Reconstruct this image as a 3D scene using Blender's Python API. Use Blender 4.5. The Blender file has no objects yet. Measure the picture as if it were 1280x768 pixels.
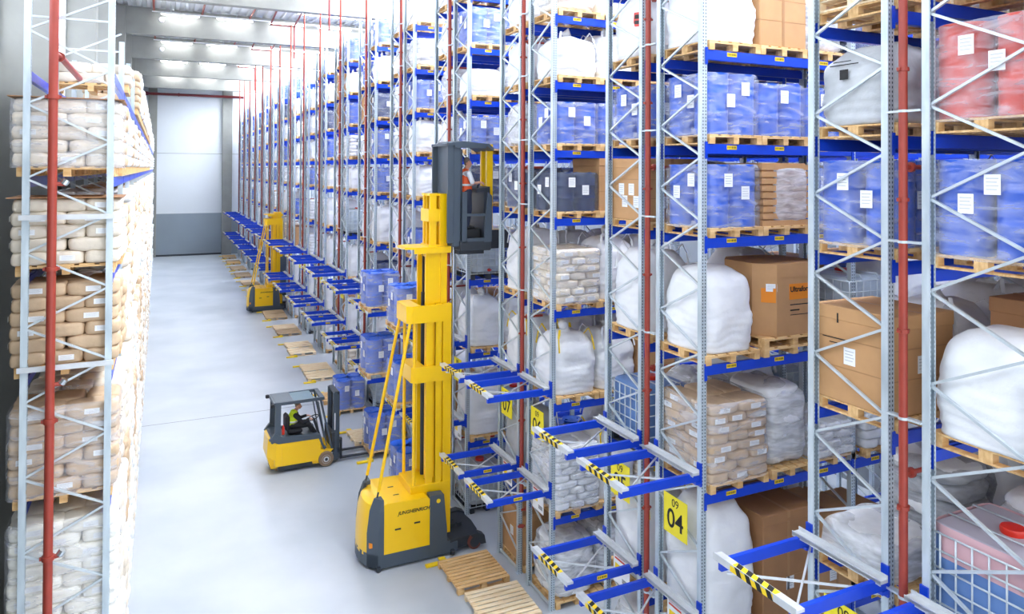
import bpy, math, random
from mathutils import Vector, Matrix, noise, Euler
PI = math.pi
random.seed(7)
SC = bpy.context.scene
COL = SC.collection

# ------------------------------------------------------------------ materials
def lin(c):
    return tuple(((v/255)/12.92 if v/255 <= .04045 else ((v/255+.055)/1.055)**2.4) for v in c)
def mat(name, rgb, rough=.5, metal=0., var=0., vscale=3., bump=0., bscale=20., alpha=None, coat=0., emit=None, spec=.5, rgb2=None, trans=0.):
    m = bpy.data.materials.new(name); m.use_nodes = True
    nt = m.node_tree; b = nt.nodes['Principled BSDF']
    c = lin(rgb) + (1,)
    b.inputs['Base Color'].default_value = c
    b.inputs['Roughness'].default_value = rough
    b.inputs['Metallic'].default_value = metal
    b.inputs['Specular IOR Level'].default_value = spec
    b.inputs['Coat Weight'].default_value = coat
    if trans: b.inputs['Transmission Weight'].default_value = trans
    if emit:
        b.inputs['Emission Color'].default_value = c
        b.inputs['Emission Strength'].default_value = emit
    tc = nt.nodes.new('ShaderNodeTexCoord')
    if var or rgb2:
        n = nt.nodes.new('ShaderNodeTexNoise'); n.inputs['Scale'].default_value = vscale; n.inputs['Detail'].default_value = 5
        r = nt.nodes.new('ShaderNodeValToRGB')
        c2 = lin(rgb2) + (1,) if rgb2 else tuple(v*(1-var) for v in c[:3]) + (1,)
        r.color_ramp.elements[0].position = .35; r.color_ramp.elements[1].position = .65
        r.color_ramp.elements[0].color = c2; r.color_ramp.elements[1].color = c
        nt.links.new(tc.outputs['Object'], n.inputs['Vector']); nt.links.new(n.outputs['Fac'], r.inputs['Fac'])
        nt.links.new(r.outputs['Color'], b.inputs['Base Color'])
    if bump:
        n2 = nt.nodes.new('ShaderNodeTexNoise'); n2.inputs['Scale'].default_value = bscale; n2.inputs['Detail'].default_value = 4
        bp = nt.nodes.new('ShaderNodeBump'); bp.inputs['Strength'].default_value = bump; bp.inputs['Distance'].default_value = .03
        nt.links.new(tc.outputs['Object'], n2.inputs['Vector']); nt.links.new(n2.outputs['Fac'], bp.inputs['Height'])
        nt.links.new(bp.outputs['Normal'], b.inputs['Normal'])
    return m
def film_mat(name, rgb, lo, hi, rough=.25, scale=4.):
    m = bpy.data.materials.new(name); m.use_nodes = True; nt = m.node_tree
    b = nt.nodes['Principled BSDF']; out = nt.nodes['Material Output']
    b.inputs['Base Color'].default_value = lin(rgb) + (1,); b.inputs['Roughness'].default_value = rough
    b.inputs['Specular IOR Level'].default_value = .8
    t = nt.nodes.new('ShaderNodeBsdfTransparent'); mx = nt.nodes.new('ShaderNodeMixShader')
    tc = nt.nodes.new('ShaderNodeTexCoord'); mp = nt.nodes.new('ShaderNodeMapping')
    mp.inputs['Scale'].default_value = (1, 1, 4.2); mp.inputs['Rotation'].default_value = (.3, .35, 0)
    n = nt.nodes.new('ShaderNodeTexNoise'); n.inputs['Scale'].default_value = scale; n.inputs['Detail'].default_value = 4; n.inputs['Distortion'].default_value = .8
    mr = nt.nodes.new('ShaderNodeMapRange'); mr.inputs['From Min'].default_value = .35; mr.inputs['From Max'].default_value = .7
    mr.inputs['To Min'].default_value = lo; mr.inputs['To Max'].default_value = hi
    bp = nt.nodes.new('ShaderNodeBump'); bp.inputs['Strength'].default_value = .6; bp.inputs['Distance'].default_value = .03
    L = nt.links.new
    L(tc.outputs['Object'], mp.inputs['Vector']); L(mp.outputs['Vector'], n.inputs['Vector'])
    L(n.outputs['Fac'], mr.inputs['Value']); L(n.outputs['Fac'], bp.inputs['Height']); L(bp.outputs['Normal'], b.inputs['Normal'])
    L(mr.outputs['Result'], mx.inputs['Fac']); L(t.outputs['BSDF'], mx.inputs[1]); L(b.outputs['BSDF'], mx.inputs[2])
    L(mx.outputs['Shader'], out.inputs['Surface'])
    return m
def upright_mat():
    m = mat('galvanised_perforated', (176, 192, 200), .42, .35)
    nt = m.node_tree; b = nt.nodes['Principled BSDF']; L = nt.links.new
    tc = nt.nodes.new('ShaderNodeTexCoord'); sp = nt.nodes.new('ShaderNodeSeparateXYZ'); L(tc.outputs['Object'], sp.inputs[0])
    def mth(op, a, bv=None):
        n = nt.nodes.new('ShaderNodeMath'); n.operation = op
        for i, v in enumerate((a, bv)):
            if v is None: continue
            if isinstance(v, (int, float)): n.inputs[i].default_value = v
            else: L(v, n.inputs[i])
        return n.outputs[0]
    fz = mth('FRACT', mth('MULTIPLY', sp.outputs['Z'], 20.))           # 50 mm pitch
    hz = mth('LESS_THAN', fz, .5)
    ax = mth('ABSOLUTE', sp.outputs['X'])
    hx = mth('LESS_THAN', mth('ABSOLUTE', mth('SUBTRACT', ax, .024)), .008)
    ge = nt.nodes.new('ShaderNodeNewGeometry'); sn = nt.nodes.new('ShaderNodeSeparateXYZ')
    L(tc.outputs['Normal'], sn.inputs[0])
    ny = mth('GREATER_THAN', mth('ABSOLUTE', sn.outputs['Y']), .7)
    f = mth('MULTIPLY', mth('MULTIPLY', hz, hx), ny)
    n = nt.nodes.new('ShaderNodeTexNoise'); n.inputs['Scale'].default_value = 6; n.inputs['Detail'].default_value = 5
    mp = nt.nodes.new('ShaderNodeMapping'); mp.inputs['Scale'].default_value = (1, 1, .3); L(tc.outputs['Object'], mp.inputs[0]); L(mp.outputs[0], n.inputs['Vector'])
    r = nt.nodes.new('ShaderNodeValToRGB'); r.color_ramp.elements[0].position = .3; r.color_ramp.elements[1].position = .7
    r.color_ramp.elements[0].color = lin((180, 194, 203)) + (1,); r.color_ramp.elements[1].color = lin((212, 224, 231)) + (1,); L(n.outputs['Fac'], r.inputs['Fac'])
    mx = nt.nodes.new('ShaderNodeMix'); mx.data_type = 'RGBA'; L(f, mx.inputs['Factor']); L(r.outputs['Color'], mx.inputs['A'])
    mx.inputs['B'].default_value = lin((60, 75, 85)) + (1,); L(mx.outputs['Result'], b.inputs['Base Color'])
    return m
def wood_mat(name, a, b2):
    m = bpy.data.materials.new(name); m.use_nodes = True; nt = m.node_tree; b = nt.nodes['Principled BSDF']; L = nt.links.new
    b.inputs['Roughness'].default_value = .75
    tc = nt.nodes.new('ShaderNodeTexCoord'); mp = nt.nodes.new('ShaderNodeMapping'); mp.inputs['Scale'].default_value = (2, 14, 8)
    n = nt.nodes.new('ShaderNodeTexNoise'); n.inputs['Scale'].default_value = 1.5; n.inputs['Detail'].default_value = 6
    r = nt.nodes.new('ShaderNodeValToRGB'); r.color_ramp.elements[0].position = .3; r.color_ramp.elements[1].position = .7
    r.color_ramp.elements[0].color = lin(a) + (1,); r.color_ramp.elements[1].color = lin(b2) + (1,)
    L(tc.outputs['Object'], mp.inputs[0]); L(mp.outputs[0], n.inputs['Vector']); L(n.outputs['Fac'], r.inputs['Fac']); L(r.outputs['Color'], b.inputs['Base Color'])
    return m
M = dict(
    up=upright_mat(), galv=mat('galvanised', (208, 218, 224), .4, .35, .12, 5), rail=mat('galvanised_rail', (214, 218, 222), .38, .3, .1, 8),
    blue=mat('blue_beam', (10, 66, 204), .3, 0, .1, 4), red=mat('red_pipe', (160, 62, 48), .42, 0, .12, 6), redd=mat('dark_red_pipe', (120, 40, 44), .5),
    yellow=mat('truck_yellow', (255, 204, 0), .32, 0, coat=.3), anth=mat('anthracite', (72, 84, 96), .45), black=mat('black_rubber', (32, 34, 38), .6),
    dark=mat('dark_metal', (46, 52, 60), .45), chrome=mat('chrome', (200, 205, 210), .2, .9), lemon=mat('yellow_marking', (250, 214, 20), .5),
    sign=mat('yellow_sign', (250, 232, 40), .45), ink=mat('black_print', (22, 22, 24), .6), paper=mat('white_paper', (240, 242, 245), .7),
    wood=wood_mat('pallet_wood', (204, 156, 98), (240, 204, 148)), wood2=wood_mat('pale_pallet_wood', (232, 202, 156), (252, 236, 206)), wood3=wood_mat('weathered_wood', (176, 146, 112), (210, 186, 152)),
    drum=mat('blue_drum', (28, 92, 210), .28, 0, .08, 2, coat=.3), drumd=mat('navy_drum', (38, 58, 110), .35, 0), drumr=mat('red_drum', (214, 84, 72), .35, 0, .1, 3), lid=mat('blue_lid', (20, 100, 225), .3, 0, coat=.4),
    jug=mat('blue_grey_drum', (84, 118, 212), .35, 0, .12, 3, coat=.3),
    film=film_mat('clear_film', (236, 240, 250), .07, .4, .2, 2.4), filmw=film_mat('milky_film', (240, 243, 248), .3, .72, .28, 3.), filmd=film_mat('smoky_film', (120, 128, 140), .25, .5),
    bag=mat('white_woven_bag', (240, 242, 245), .6, 0, .05, 3, .5, 7), bagg=mat('grey_bag', (196, 200, 204), .55, 0, .12, 4, .5, 9),
    sackb=mat('kraft_sack', (206, 178, 146), .65, 0, .14, 5, .25, 14), sackw=mat('white_sack', (240, 242, 245), .45, 0, .1, 5, .35, 12), sackc=mat('cream_white_sack', (246, 243, 232), .5, 0, .06, 5, .3, 12), sackt=mat('cream_sack', (232, 220, 202), .55, 0, .14, 5, .3, 12),
    card=mat('cardboard', (198, 152, 104), .7, 0, .08, 4), cardd=mat('brown_cardboard', (170, 124, 84), .7, 0, .1, 4), tape=mat('packing_tape', (172, 128, 84), .4),
    orange=mat('orange_print', (238, 142, 30), .6), plast=film_mat('ibc_plastic', (206, 220, 232), .75, .95, .3, 2), ibcblue=mat('blue_liquid_plastic', (104, 140, 196), .35, 0, .1, 2), wallg=mat('dim_grey_wall', (98, 100, 98), .7, 0, .1, .4), deepw=mat('store_depth_shade', (120, 126, 134), .8), ibctop=mat('grey_tank_top', (176, 170, 182), .4), ibcpink=mat('pink_plastic', (214, 172, 178), .4),
    skin=mat('skin', (206, 150, 122), .55), hair=mat('grey_hair', (120, 108, 98), .8), vest=mat('hi_vis_yellow', (214, 240, 40), .6), vesto=mat('hi_vis_orange', (236, 92, 40), .6), shirt=mat('pale_shirt', (216, 218, 222), .7), blk=mat('black_cloth', (30, 31, 36), .8), refl=mat('reflective_strip', (226, 228, 228), .3), navy=mat('navy_cloth', (44, 52, 74), .8),
    conc=mat('concrete_grey', (150, 152, 148), .8, 0, .12, 1.2, .1, 8), deck=mat('white_steel_deck', (216, 220, 224), .5), panel=mat('light_wall_panel', (222, 228, 234), .55, 0, .03, .3), panelg=mat('grey_wall_panel', (142, 154, 164), .55, 0, .08, .3), wallw=mat('white_wall', (238, 240, 242), .6),
    lamp=mat('lamp_tube', (255, 255, 255), emit=32.), daylit=mat('daylight_glazing', (240, 246, 255), emit=1.3), skyl=mat('skylight_glazing', (240, 247, 255), emit=9.), glass=mat('cab_glass', (120, 140, 150), .1, 0, alpha=.4), tyre=mat('tyre', (140, 118, 96), .8), rust=mat('polyurethane_tread', (110, 62, 54), .6), seatm=mat('seat_black', (34, 36, 42), .7), capred=mat('red_cap', (214, 44, 24), .35),
)

# ------------------------------------------------------------------ mesh builder
class MB:
    def __init__(s): s.v = []; s.f = []; s.m = []
    def add(s, vs, fs, mi=0):
        o = len(s.v); s.v += [tuple(v) for v in vs]; s.f += [tuple(i+o for i in f) for f in fs]; s.m += [mi]*len(fs); return s
    def box(s, x0, x1, y0, y1, z0, z1, mi=0, bev=0.):
        if bev:
            b = min(bev, (x1-x0)*.45, (y1-y0)*.45, (z1-z0)*.45)
            pr = [(x0+b, y0), (x1-b, y0), (x1, y0+b), (x1, y1-b), (x1-b, y1), (x0+b, y1), (x0, y1-b), (x0, y0+b)]
            pi = [(x0+b, y0+b), (x1-b, y0+b), (x1-b, y0+b), (x1-b, y1-b), (x1-b, y1-b), (x0+b, y1-b), (x0+b, y1-b), (x0+b, y0+b)]
            vs = [(p[0], p[1], z0) for p in pi] + [(p[0], p[1], z0+b) for p in pr] + [(p[0], p[1], z1-b) for p in pr] + [(p[0], p[1], z1) for p in pi]
            fs = [tuple(range(7, -1, -1)), tuple(range(24, 32))]
            for k in range(3):
                for i in range(8): j = (i+1) % 8; fs.append((k*8+i, k*8+j, k*8+8+j, k*8+8+i))
            return s.add(vs, fs, mi)
        vs = [(x0,y0,z0),(x1,y0,z0),(x1,y1,z0),(x0,y1,z0),(x0,y0,z1),(x1,y0,z1),(x1,y1,z1),(x0,y1,z1)]
        return s.add(vs, [(3,2,1,0),(4,5,6,7),(0,1,5,4),(1,2,6,5),(2,3,7,6),(3,0,4,7)], mi)
    def hexa(s, bot, top, mi=0):      # two quads (ccw seen from above)
        return s.add(list(bot)+list(top), [(3,2,1,0),(4,5,6,7),(0,1,5,4),(1,2,6,5),(2,3,7,6),(3,0,4,7)], mi)
    def prism(s, prof, a0, a1, axis='y', mi=0):
        n = len(prof)
        def P(p, a): return {'y': (p[0], a, p[1]), 'x': (a, p[0], p[1]), 'z': (p[0], p[1], a)}[axis]
        vs = [P(p, a0) for p in prof] + [P(p, a1) for p in prof]
        fs = [tuple(range(n)), tuple(range(2*n-1, n-1, -1))] + [(i, n+i, n+(i+1) % n, (i+1) % n) for i in range(n)]
        return s.add(vs, fs, mi)
    def bar(s, a, b, w, h=None, mi=0):
        a = Vector(a); b = Vector(b); h = h or w; d = (b-a).normalized()
        up = Vector((0,0,1)) if abs(d.z) < .95 else Vector((1,0,0))
        r = d.cross(up).normalized()*w/2; u = r.cross(d).normalized()*h/2
        vs = [a-r-u, a+r-u, a+r+u, a-r+u, b-r-u, b+r-u, b+r+u, b-r+u]
        return s.add(vs, [(3,2,1,0),(4,5,6,7),(0,1,5,4),(1,2,6,5),(2,3,7,6),(3,0,4,7)], mi)
    def tube(s, pts, r, n=10, mi=0, rs=None):
        pts = [Vector(p) for p in pts]; rings = []
        for i, p in enumerate(pts):
            d = (pts[min(i+1, len(pts)-1)] - pts[max(i-1, 0)]).normalized()
            up = Vector((0,0,1)) if abs(d.z) < .9 else Vector((1,0,0))
            a = d.cross(up).normalized(); b = d.cross(a).normalized(); rr = rs[i] if rs else r
            rings.append([p + a*rr*math.cos(2*PI*k/n) + b*rr*math.sin(2*PI*k/n) for k in range(n)])
        vs = [v for g in rings for v in g]; fs = [tuple(range(n)), tuple(range(len(vs)-1, len(vs)-n-1, -1))]
        for i in range(len(rings)-1):
            for k in range(n): j = (k+1) % n; fs.append((i*n+k, (i+1)*n+k, (i+1)*n+j, i*n+j))
        return s.add(vs, fs, mi)
    def lathe(s, prof, cx=0, cy=0, n=24, mi=0, cz=0, axis='z'):
        vs = []; fs = []
        for r, z in prof:
            for k in range(n):
                c, q = r*math.cos(2*PI*k/n), r*math.sin(2*PI*k/n)
                vs.append({'z': (cx+c, cy+q, cz+z), 'y': (cx+c, cy+z, cz+q), 'x': (cx+z, cy+c, cz+q)}[axis])
        for i in range(len(prof)-1):
            for k in range(n):
                j = (k+1) % n; fs.append((i*n+k, i*n+j, (i+1)*n+j, (i+1)*n+k))
        fs += [tuple(range(n-1, -1, -1)), tuple(range((len(prof)-1)*n, len(prof)*n))]
        return s.add(vs, fs, mi)
    def blob(s, cx, cy, cz, w, d, h, e=5., n=6, amp=0., fr=3., seed=0., mi=0, fn=None, flat=0.):
        """rounded box centred at (cx,cy,cz): n x n grid per side on a superellipsoid, with noise"""
        idx = {}; vs = []; fs = []
        def vid(i, j, k):
            key = (i, j, k)
            if key not in idx:
                q = Vector((2*i/n-1, 2*j/n-1, 2*k/n-1))
                q = Vector([math.sin(c*PI/2*.86)/math.sin(PI/2*.86) for c in q])
                l = (abs(q.x)**e + abs(q.y)**e + abs(q.z)**e)**(1/e)
                p = q/l
                P = Vector((p.x*w/2, p.y*d/2, p.z*h/2))
                if amp:
                    o = noise.noise_vector(Vector((P.x*fr+seed, P.y*fr+seed*.7, P.z*fr*1.6)))*amp
                    P += o
                if fn: P = fn(P, p)
                idx[key] = len(vs); vs.append((cx+P.x, cy+P.y, cz+P.z))
            return idx[key]
        for a in range(n):
            for b in range(n):
                fs.append((vid(a,b,0), vid(a,b+1,0), vid(a+1,b+1,0), vid(a+1,b,0)))
                fs.append((vid(a,b,n), vid(a+1,b,n), vid(a+1,b+1,n), vid(a,b+1,n)))
                fs.append((vid(a,0,b), vid(a+1,0,b), vid(a+1,0,b+1), vid(a,0,b+1)))
                fs.append((vid(a,n,b), vid(a,n,b+1), vid(a+1,n,b+1), vid(a+1,n,b)))
                fs.append((vid(0,a,b), vid(0,a,b+1), vid(0,a+1,b+1), vid(0,a+1,b)))
                fs.append((vid(n,a,b), vid(n,a+1,b), vid(n,a+1,b+1), vid(n,a,b+1)))
        return s.add(vs, fs, mi)
    def loft(s, w, d, z0, h, prof, e=5., n=40, lv=24, amp=0., fr=3., seed=0., fold=0., top=True, mi=0, cx=0., cy=0.):
        """soft body of superellipse rings; prof(t) scales the ring at relative height t"""
        vs = []
        for j in range(lv+1):
            t = j/lv; z = z0+h*t
            for i in range(n):
                a = 2*PI*i/n; c, q = math.cos(a), math.sin(a)
                r = 1/((abs(c)**e+abs(q)**e)**(1/e)); k = prof(t)
                P = Vector((c*r*w/2*k, q*r*d/2*k, z))
                nv = noise.noise_vector(Vector((P.x*fr+seed, P.y*fr-seed, P.z*fr*1.3)))
                f = fold*math.sin(z*52+5*noise.noise(Vector((P.x*2.2+seed, P.y*2.2, z))))*max(0, 1-t*1.3)
                P += nv*amp*(.3+.7*min(1, t*3)) + Vector((c, q, 0))*f
                vs.append((cx+P.x, cy+P.y, max(P.z, z0) if j < lv-1 else P.z))
        fs = [(j*n+i, j*n+(i+1) % n, (j+1)*n+(i+1) % n, (j+1)*n+i) for j in range(lv) for i in range(n)]
        fs.append(tuple(range(n-1, -1, -1)))
        if top: fs.append(tuple(range(lv*n, lv*n+n)))
        else: fs.pop()
        return s.add(vs, fs, mi)
    def mesh(s, name, mats, smooth=False):
        me = bpy.data.meshes.new(name); me.from_pydata(s.v, [], s.f)
        for mm in (mats if isinstance(mats, (list, tuple)) else [mats]): me.materials.append(mm)
        me.polygons.foreach_set('material_index', s.m)
        if smooth:
            me.polygons.foreach_set('use_smooth', [True]*len(s.f))
            if smooth == 'auto':
                try: me.set_sharp_from_angle(angle=math.radians(38))
                except Exception: pass
        me.update(); return me
def text_mesh(txt, size, m, shear=0., ext=.001, bold=0.):
    cu = bpy.data.curves.new('lettering', 'FONT'); cu.body = txt; cu.size = size; cu.align_x = 'CENTER'; cu.align_y = 'CENTER'; cu.extrude = ext; cu.shear = shear; cu.offset = bold
    o = bpy.data.objects.new('lettering', cu); COL.objects.link(o)
    dg = bpy.context.evaluated_depsgraph_get(); me = bpy.data.meshes.new_from_object(o.evaluated_get(dg))
    bpy.data.objects.remove(o); me.materials.clear(); me.materials.append(m); return me

# ------------------------------------------------------------------ objects
def ob(name, me, parent=None, loc=(0,0,0), rot=(0,0,0), label=None, scale=None):
    o = bpy.data.objects.new(name, me); COL.objects.link(o); o.location = loc; o.rotation_euler = rot
    if scale: o.scale = scale
    if parent is not None: o.parent = parent
    if label: o['label'] = label
    return o
def thing(name, label, cat, loc=(0,0,0), rotz=0, group=None, me=None, kind=None):
    o = bpy.data.objects.new(name, me); COL.objects.link(o); o.location = loc; o.rotation_euler = (0,0,rotz)
    if label: o['label'] = label
    if cat: o['category'] = cat
    if group: o['group'] = group
    if kind: o['kind'] = kind
    return o
def struct(name, me, loc=(0,0,0)):
    o = ob(name, me, None, loc); o['kind'] = 'structure'; return o
def tree(parent, parts):
    """parts: list of (name, mesh, loc, rot, label, children)"""
    for p in parts:
        c = ob(p[0], p[1], parent, p[2] if len(p) > 2 else (0,0,0), p[3] if len(p) > 3 else (0,0,0), p[4] if len(p) > 4 else None)
        if len(p) > 5: tree(c, p[5])
CACHE = {}
def cached(key, fn):
    if key not in CACHE: CACHE[key] = fn()
    return CACHE[key]
ORD = ['zeroth','first','second','third','fourth','fifth','sixth','seventh','eighth','ninth','tenth','eleventh','twelfth','thirteenth','fourteenth','fifteenth','sixteenth','seventeenth','eighteenth','nineteenth','twentieth','twenty-first','twenty-second','twenty-third','twenty-fourth']
# ------------------------------------------------------------------ layout numbers (metres)
XF = 7.2; FD = 1.1; GAP = .396; P = 4.5675; Y2 = 8.552; NROW = 17; RTOP = 14.95
def rowY(k): return Y2 + (k-2)*P
LV = [0., 1.85, 4.15, 6.05, 7.93, 9.33, 10.73, 12.1, 13.5]
SLOT0 = 7.79; PITCH = 1.0; BAY = 3.14
YB = 81.8; ROOF = 18.3
PALH = .144
# ------------------------------------------------------------------ pallets
def pallet_parts(w, d, along='y', nb=5, m='wood', split=False):
    def mk():
        deck = MB(); sk = []
        if along == 'y':
            bw = w/(nb+.9*(nb-1)*.35)
            for i in range(nb):
                x = -w/2 + i*(w-bw)/(nb-1); deck.box(x, x+bw, -d/2, d/2, .122, .144, bev=.004)
            for y in (-d/2, -.07, d/2-.14): deck.box(-w/2, w/2, y, y+.14, .1, .122)
            for x in (-w/2, -.05, w/2-.1):
                s = MB(); s.box(x, x+.1, -d/2, d/2, 0, .022)
                for y in (-d/2, -.07, d/2-.14): s.box(x, x+.1, y, y+.14, .022, .1)
                sk.append(s)
        else:
            bw = d/(nb+.38*(nb-1))
            for i in range(nb):
                y = -d/2 + i*(d-bw)/(nb-1); deck.box(-w/2, w/2, y, y+bw, .122, .144, bev=.004)
            for x in (-w/2, -.05, w/2-.1): deck.box(x, x+.1, -d/2, d/2, .1, .122)
            for y in (-d/2, -.05, d/2-.1):
                s = MB(); s.box(-w/2, w/2, y, y+.1, 0, .022)
                for x in (-w/2, -.07, w/2-.14): s.box(x, x+.14, y, y+.1, .022, .1)
                sk.append(s)
        if split: return [deck.mesh('deck', M[m])] + [s.mesh('skid', M[m]) for s in sk]
        for s in sk: deck.add(s.v, s.f)
        return [deck.mesh('pallet', M[m])]
    return cached(('pal', w, d, along, nb, m, split), mk)
NPAL = [0]
def add_pallet(x, y, z, w, d, label, group, along='y', nb=5, m='wood', split=False, rz=0.):
    ms = pallet_parts(w, d, along, nb, m, split)
    if split:
        t = thing('wooden_pallet', label, 'pallet', (x, y, z), rz, group)
        ob('deck', ms[0], t)
        for q in ms[1:]: ob('skid', q, t)
        return t
    return thing('wooden_pallet', label, 'pallet', (x, y, z), rz, group, ms[0])

# ------------------------------------------------------------------ load templates (origin: centre of the underside of the pallet)
def drum_mesh(r, h, m):
    def mk():
        b = MB(); p = [(r*.96, 0), (r, .012), (r, h*.31), (r*1.03, h*.33), (r*1.03, h*.35), (r, h*.37), (r, h*.64), (r*1.03, h*.66), (r*1.03, h*.68), (r, h*.7), (r, h*.96), (r*1.02, h*.97), (r*1.02, h*.985)]
        b.lathe(p, n=24); return b.mesh('drum', M[m], 'auto')
    return cached(('drum', r, h, m), mk)
def lid_mesh(r, h, m):
    def mk():
        b = MB(); b.lathe([(r*1.02, h*.985), (r*1.02, h), (r*.97, h), (r*.95, h*.993), (0.02, h*.993)], n=24)
        b.lathe([(.035, h*.985), (.035, h+.012), (.02, h+.014)], cx=r*.6, n=10); b.lathe([(.02, h*.985), (.02, h+.01), (.01, h+.012)], cx=-r*.6, n=8)
        return b.mesh('drum_lid', M[m], 'auto')
    return cached(('lid', r, h, m), mk)
def film_mesh(w, d, h, z0, m, seed=0, amp=.008, e=9., taper=0.):
    def mk():
        def prof(t): return 1-taper*t-(.06*((t-.95)/.05) if t > .95 else 0)
        b = MB(); b.loft(w, d, z0, h, prof, e, 48, 14, amp, 4., seed, .002, top=False)
        return b.mesh('stretch_film', M[m], True)
    return cached(('film', w, d, h, z0, m, seed, amp, e, taper), mk)
def label_mesh(w, h):
    def mk():
        b = MB(); b.box(-w/2, w/2, -.002, 0, -h/2, h/2, 0)
        for i in range(4):
            z = h*(.3-.18*i); b.box(-w*.38, w*(.38-.1*(i % 2)), -.003, -.002, z-h*.025, z+h*.025, 1)
        return b.mesh('paper_label', [M['paper'], M['bagg']])
    return cached(('lab', w, h), mk)
def rect_labels(w, d, zs, size=(.16, .2), seed=0, faces='yx', n=2):
    rnd = random.Random(seed); out = []
    for f in faces:
        for i in range(n):
            z = zs[(i+seed) % len(zs)]; u = -.28+.56*(i+.5)/n+rnd.uniform(-.05, .05)
            if f == 'y': out.append(('paper_label', label_mesh(*size), (u*w, -d/2-.012, z)))
            else: out.append(('paper_label', label_mesh(*size), (-w/2-.012, u*d, z), (0, 0, -PI/2)))
    return out
def drums(w=1.0, d=1.12, h=.9, m='drum', lid='drum', film='film', seed=0, labels=2, palm='wood'):
    r = min(w, d)/4-.004; r = w/4-.004; dy = d/2-r-.004
    ps = [('pallet', pallet_parts(w, 1.16, 'y', 5, palm)[0])]
    for sx in (-1, 1):
        for sy in (-1, 1):
            c = [('drum_lid', lid_mesh(r, h, lid))]
            ps.append(('drum', drum_mesh(r, h, m), (sx*(w/4), sy*dy, PALH), (0, 0, sx+sy*2.), None, c))
    ps.append(('stretch_film', film_mesh(w+.035, dy*2+2*r+.035, h+.035, PALH-.03, film, seed)))
    ps += rect_labels(w+.03, dy*2+2*r+.03, [PALH+h*.55, PALH+h*.75], seed=seed, n=labels)
    return ps
def sack_layer(w, d, layer, lh):
    s = []
    if layer % 2 == 0:
        for i in range(3): s.append((-w/2+w*(i+.5)/3, -d*.22, w/3, d*.56))
        for i in range(2): s.append((-w/2+w*(i+.5)/2, d*.28, w/2, d*.44))
    else:
        for i in range(2): s.append((-w/2+w*(i+.5)/2, -d*.28, w/2, d*.44))
        for i in range(3): s.append((-w/2+w*(i+.5)/3, d*.22, w/3, d*.56))
    return s
def sack_mesh(w, d, h, m, v):
    def mk():
        b = MB(); b.blob(0, 0, h/2, w*1.02, d*1.02, h*1.1, 5.5, 8, .014, 6., v*3.1)
        return b.mesh('sack', M[m], True)
    return cached(('sack', round(w, 3), round(d, 3), round(h, 3), m, v), mk)
def sacks(w=1.0, d=1.2, n=6, lh=.15, m='sackb', film=None, seed=0, detail=True, labels=True, sheet=False, palm='wood', jitter=.012):
    rnd = random.Random(seed); ps = [('pallet', pallet_parts(min(w, 1.2), min(d, 1.2), 'y', 5, palm)[0])]
    if detail:
        for L in range(n):
            for i, (x, y, sw, sd) in enumerate(sack_layer(w, d, L+seed, lh)):
                c = []
                if labels and (y < 0) and rnd.random() < .8:
                    c.append(('paper_label', label_mesh(.19, .075), (rnd.uniform(-.04, .04), -sd/2*1.02-.008, lh*.5)))
                if labels and x < -w*.2 and rnd.random() < .75:
                    c.append(('paper_label', label_mesh(.19, .075), (-sw/2*1.02-.008, rnd.uniform(-.06, .06), lh*.5), (0, 0, -PI/2)))
                ps.append(('sack', sack_mesh(sw, sd, lh, m, i % 3), (x+rnd.uniform(-1, 1)*jitter, y+rnd.uniform(-1, 1)*jitter, PALH+L*lh), (0, 0, rnd.uniform(-.03, .03)), None, c))
    else:
        def mk():
            b = MB(); r2 = random.Random(seed)
            for L in range(n):
                for i, (x, y, sw, sd) in enumerate(sack_layer(w, d, L+seed, lh)):
                    b.blob(x+r2.uniform(-1, 1)*jitter, y+r2.uniform(-1, 1)*jitter, PALH+L*lh+lh/2, sw*1.03, sd*1.03, lh*1.12, 5., 5, .015, 6., i+L)
            return b.mesh('sack_stack', M[m], True)
        ps.append(('sack_stack', cached(('sst', w, d, n, lh, m, seed), mk)))
    H = PALH+n*lh
    if film: ps.append(('stretch_film', film_mesh(w+.09, d+.09, n*lh+.05, PALH-.02, film, seed, .018, 7.)))
    if sheet:
        def mk2():
            b = MB(); b.box(-w/2-.05, w/2+.05, -d/2-.05, d/2+.05, H+.01, H+.022); return b.mesh('top_sheet', M['cardd'])
        ps.append(('top_sheet', cached(('sheet', w, d, H), mk2)))
    return ps
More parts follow.
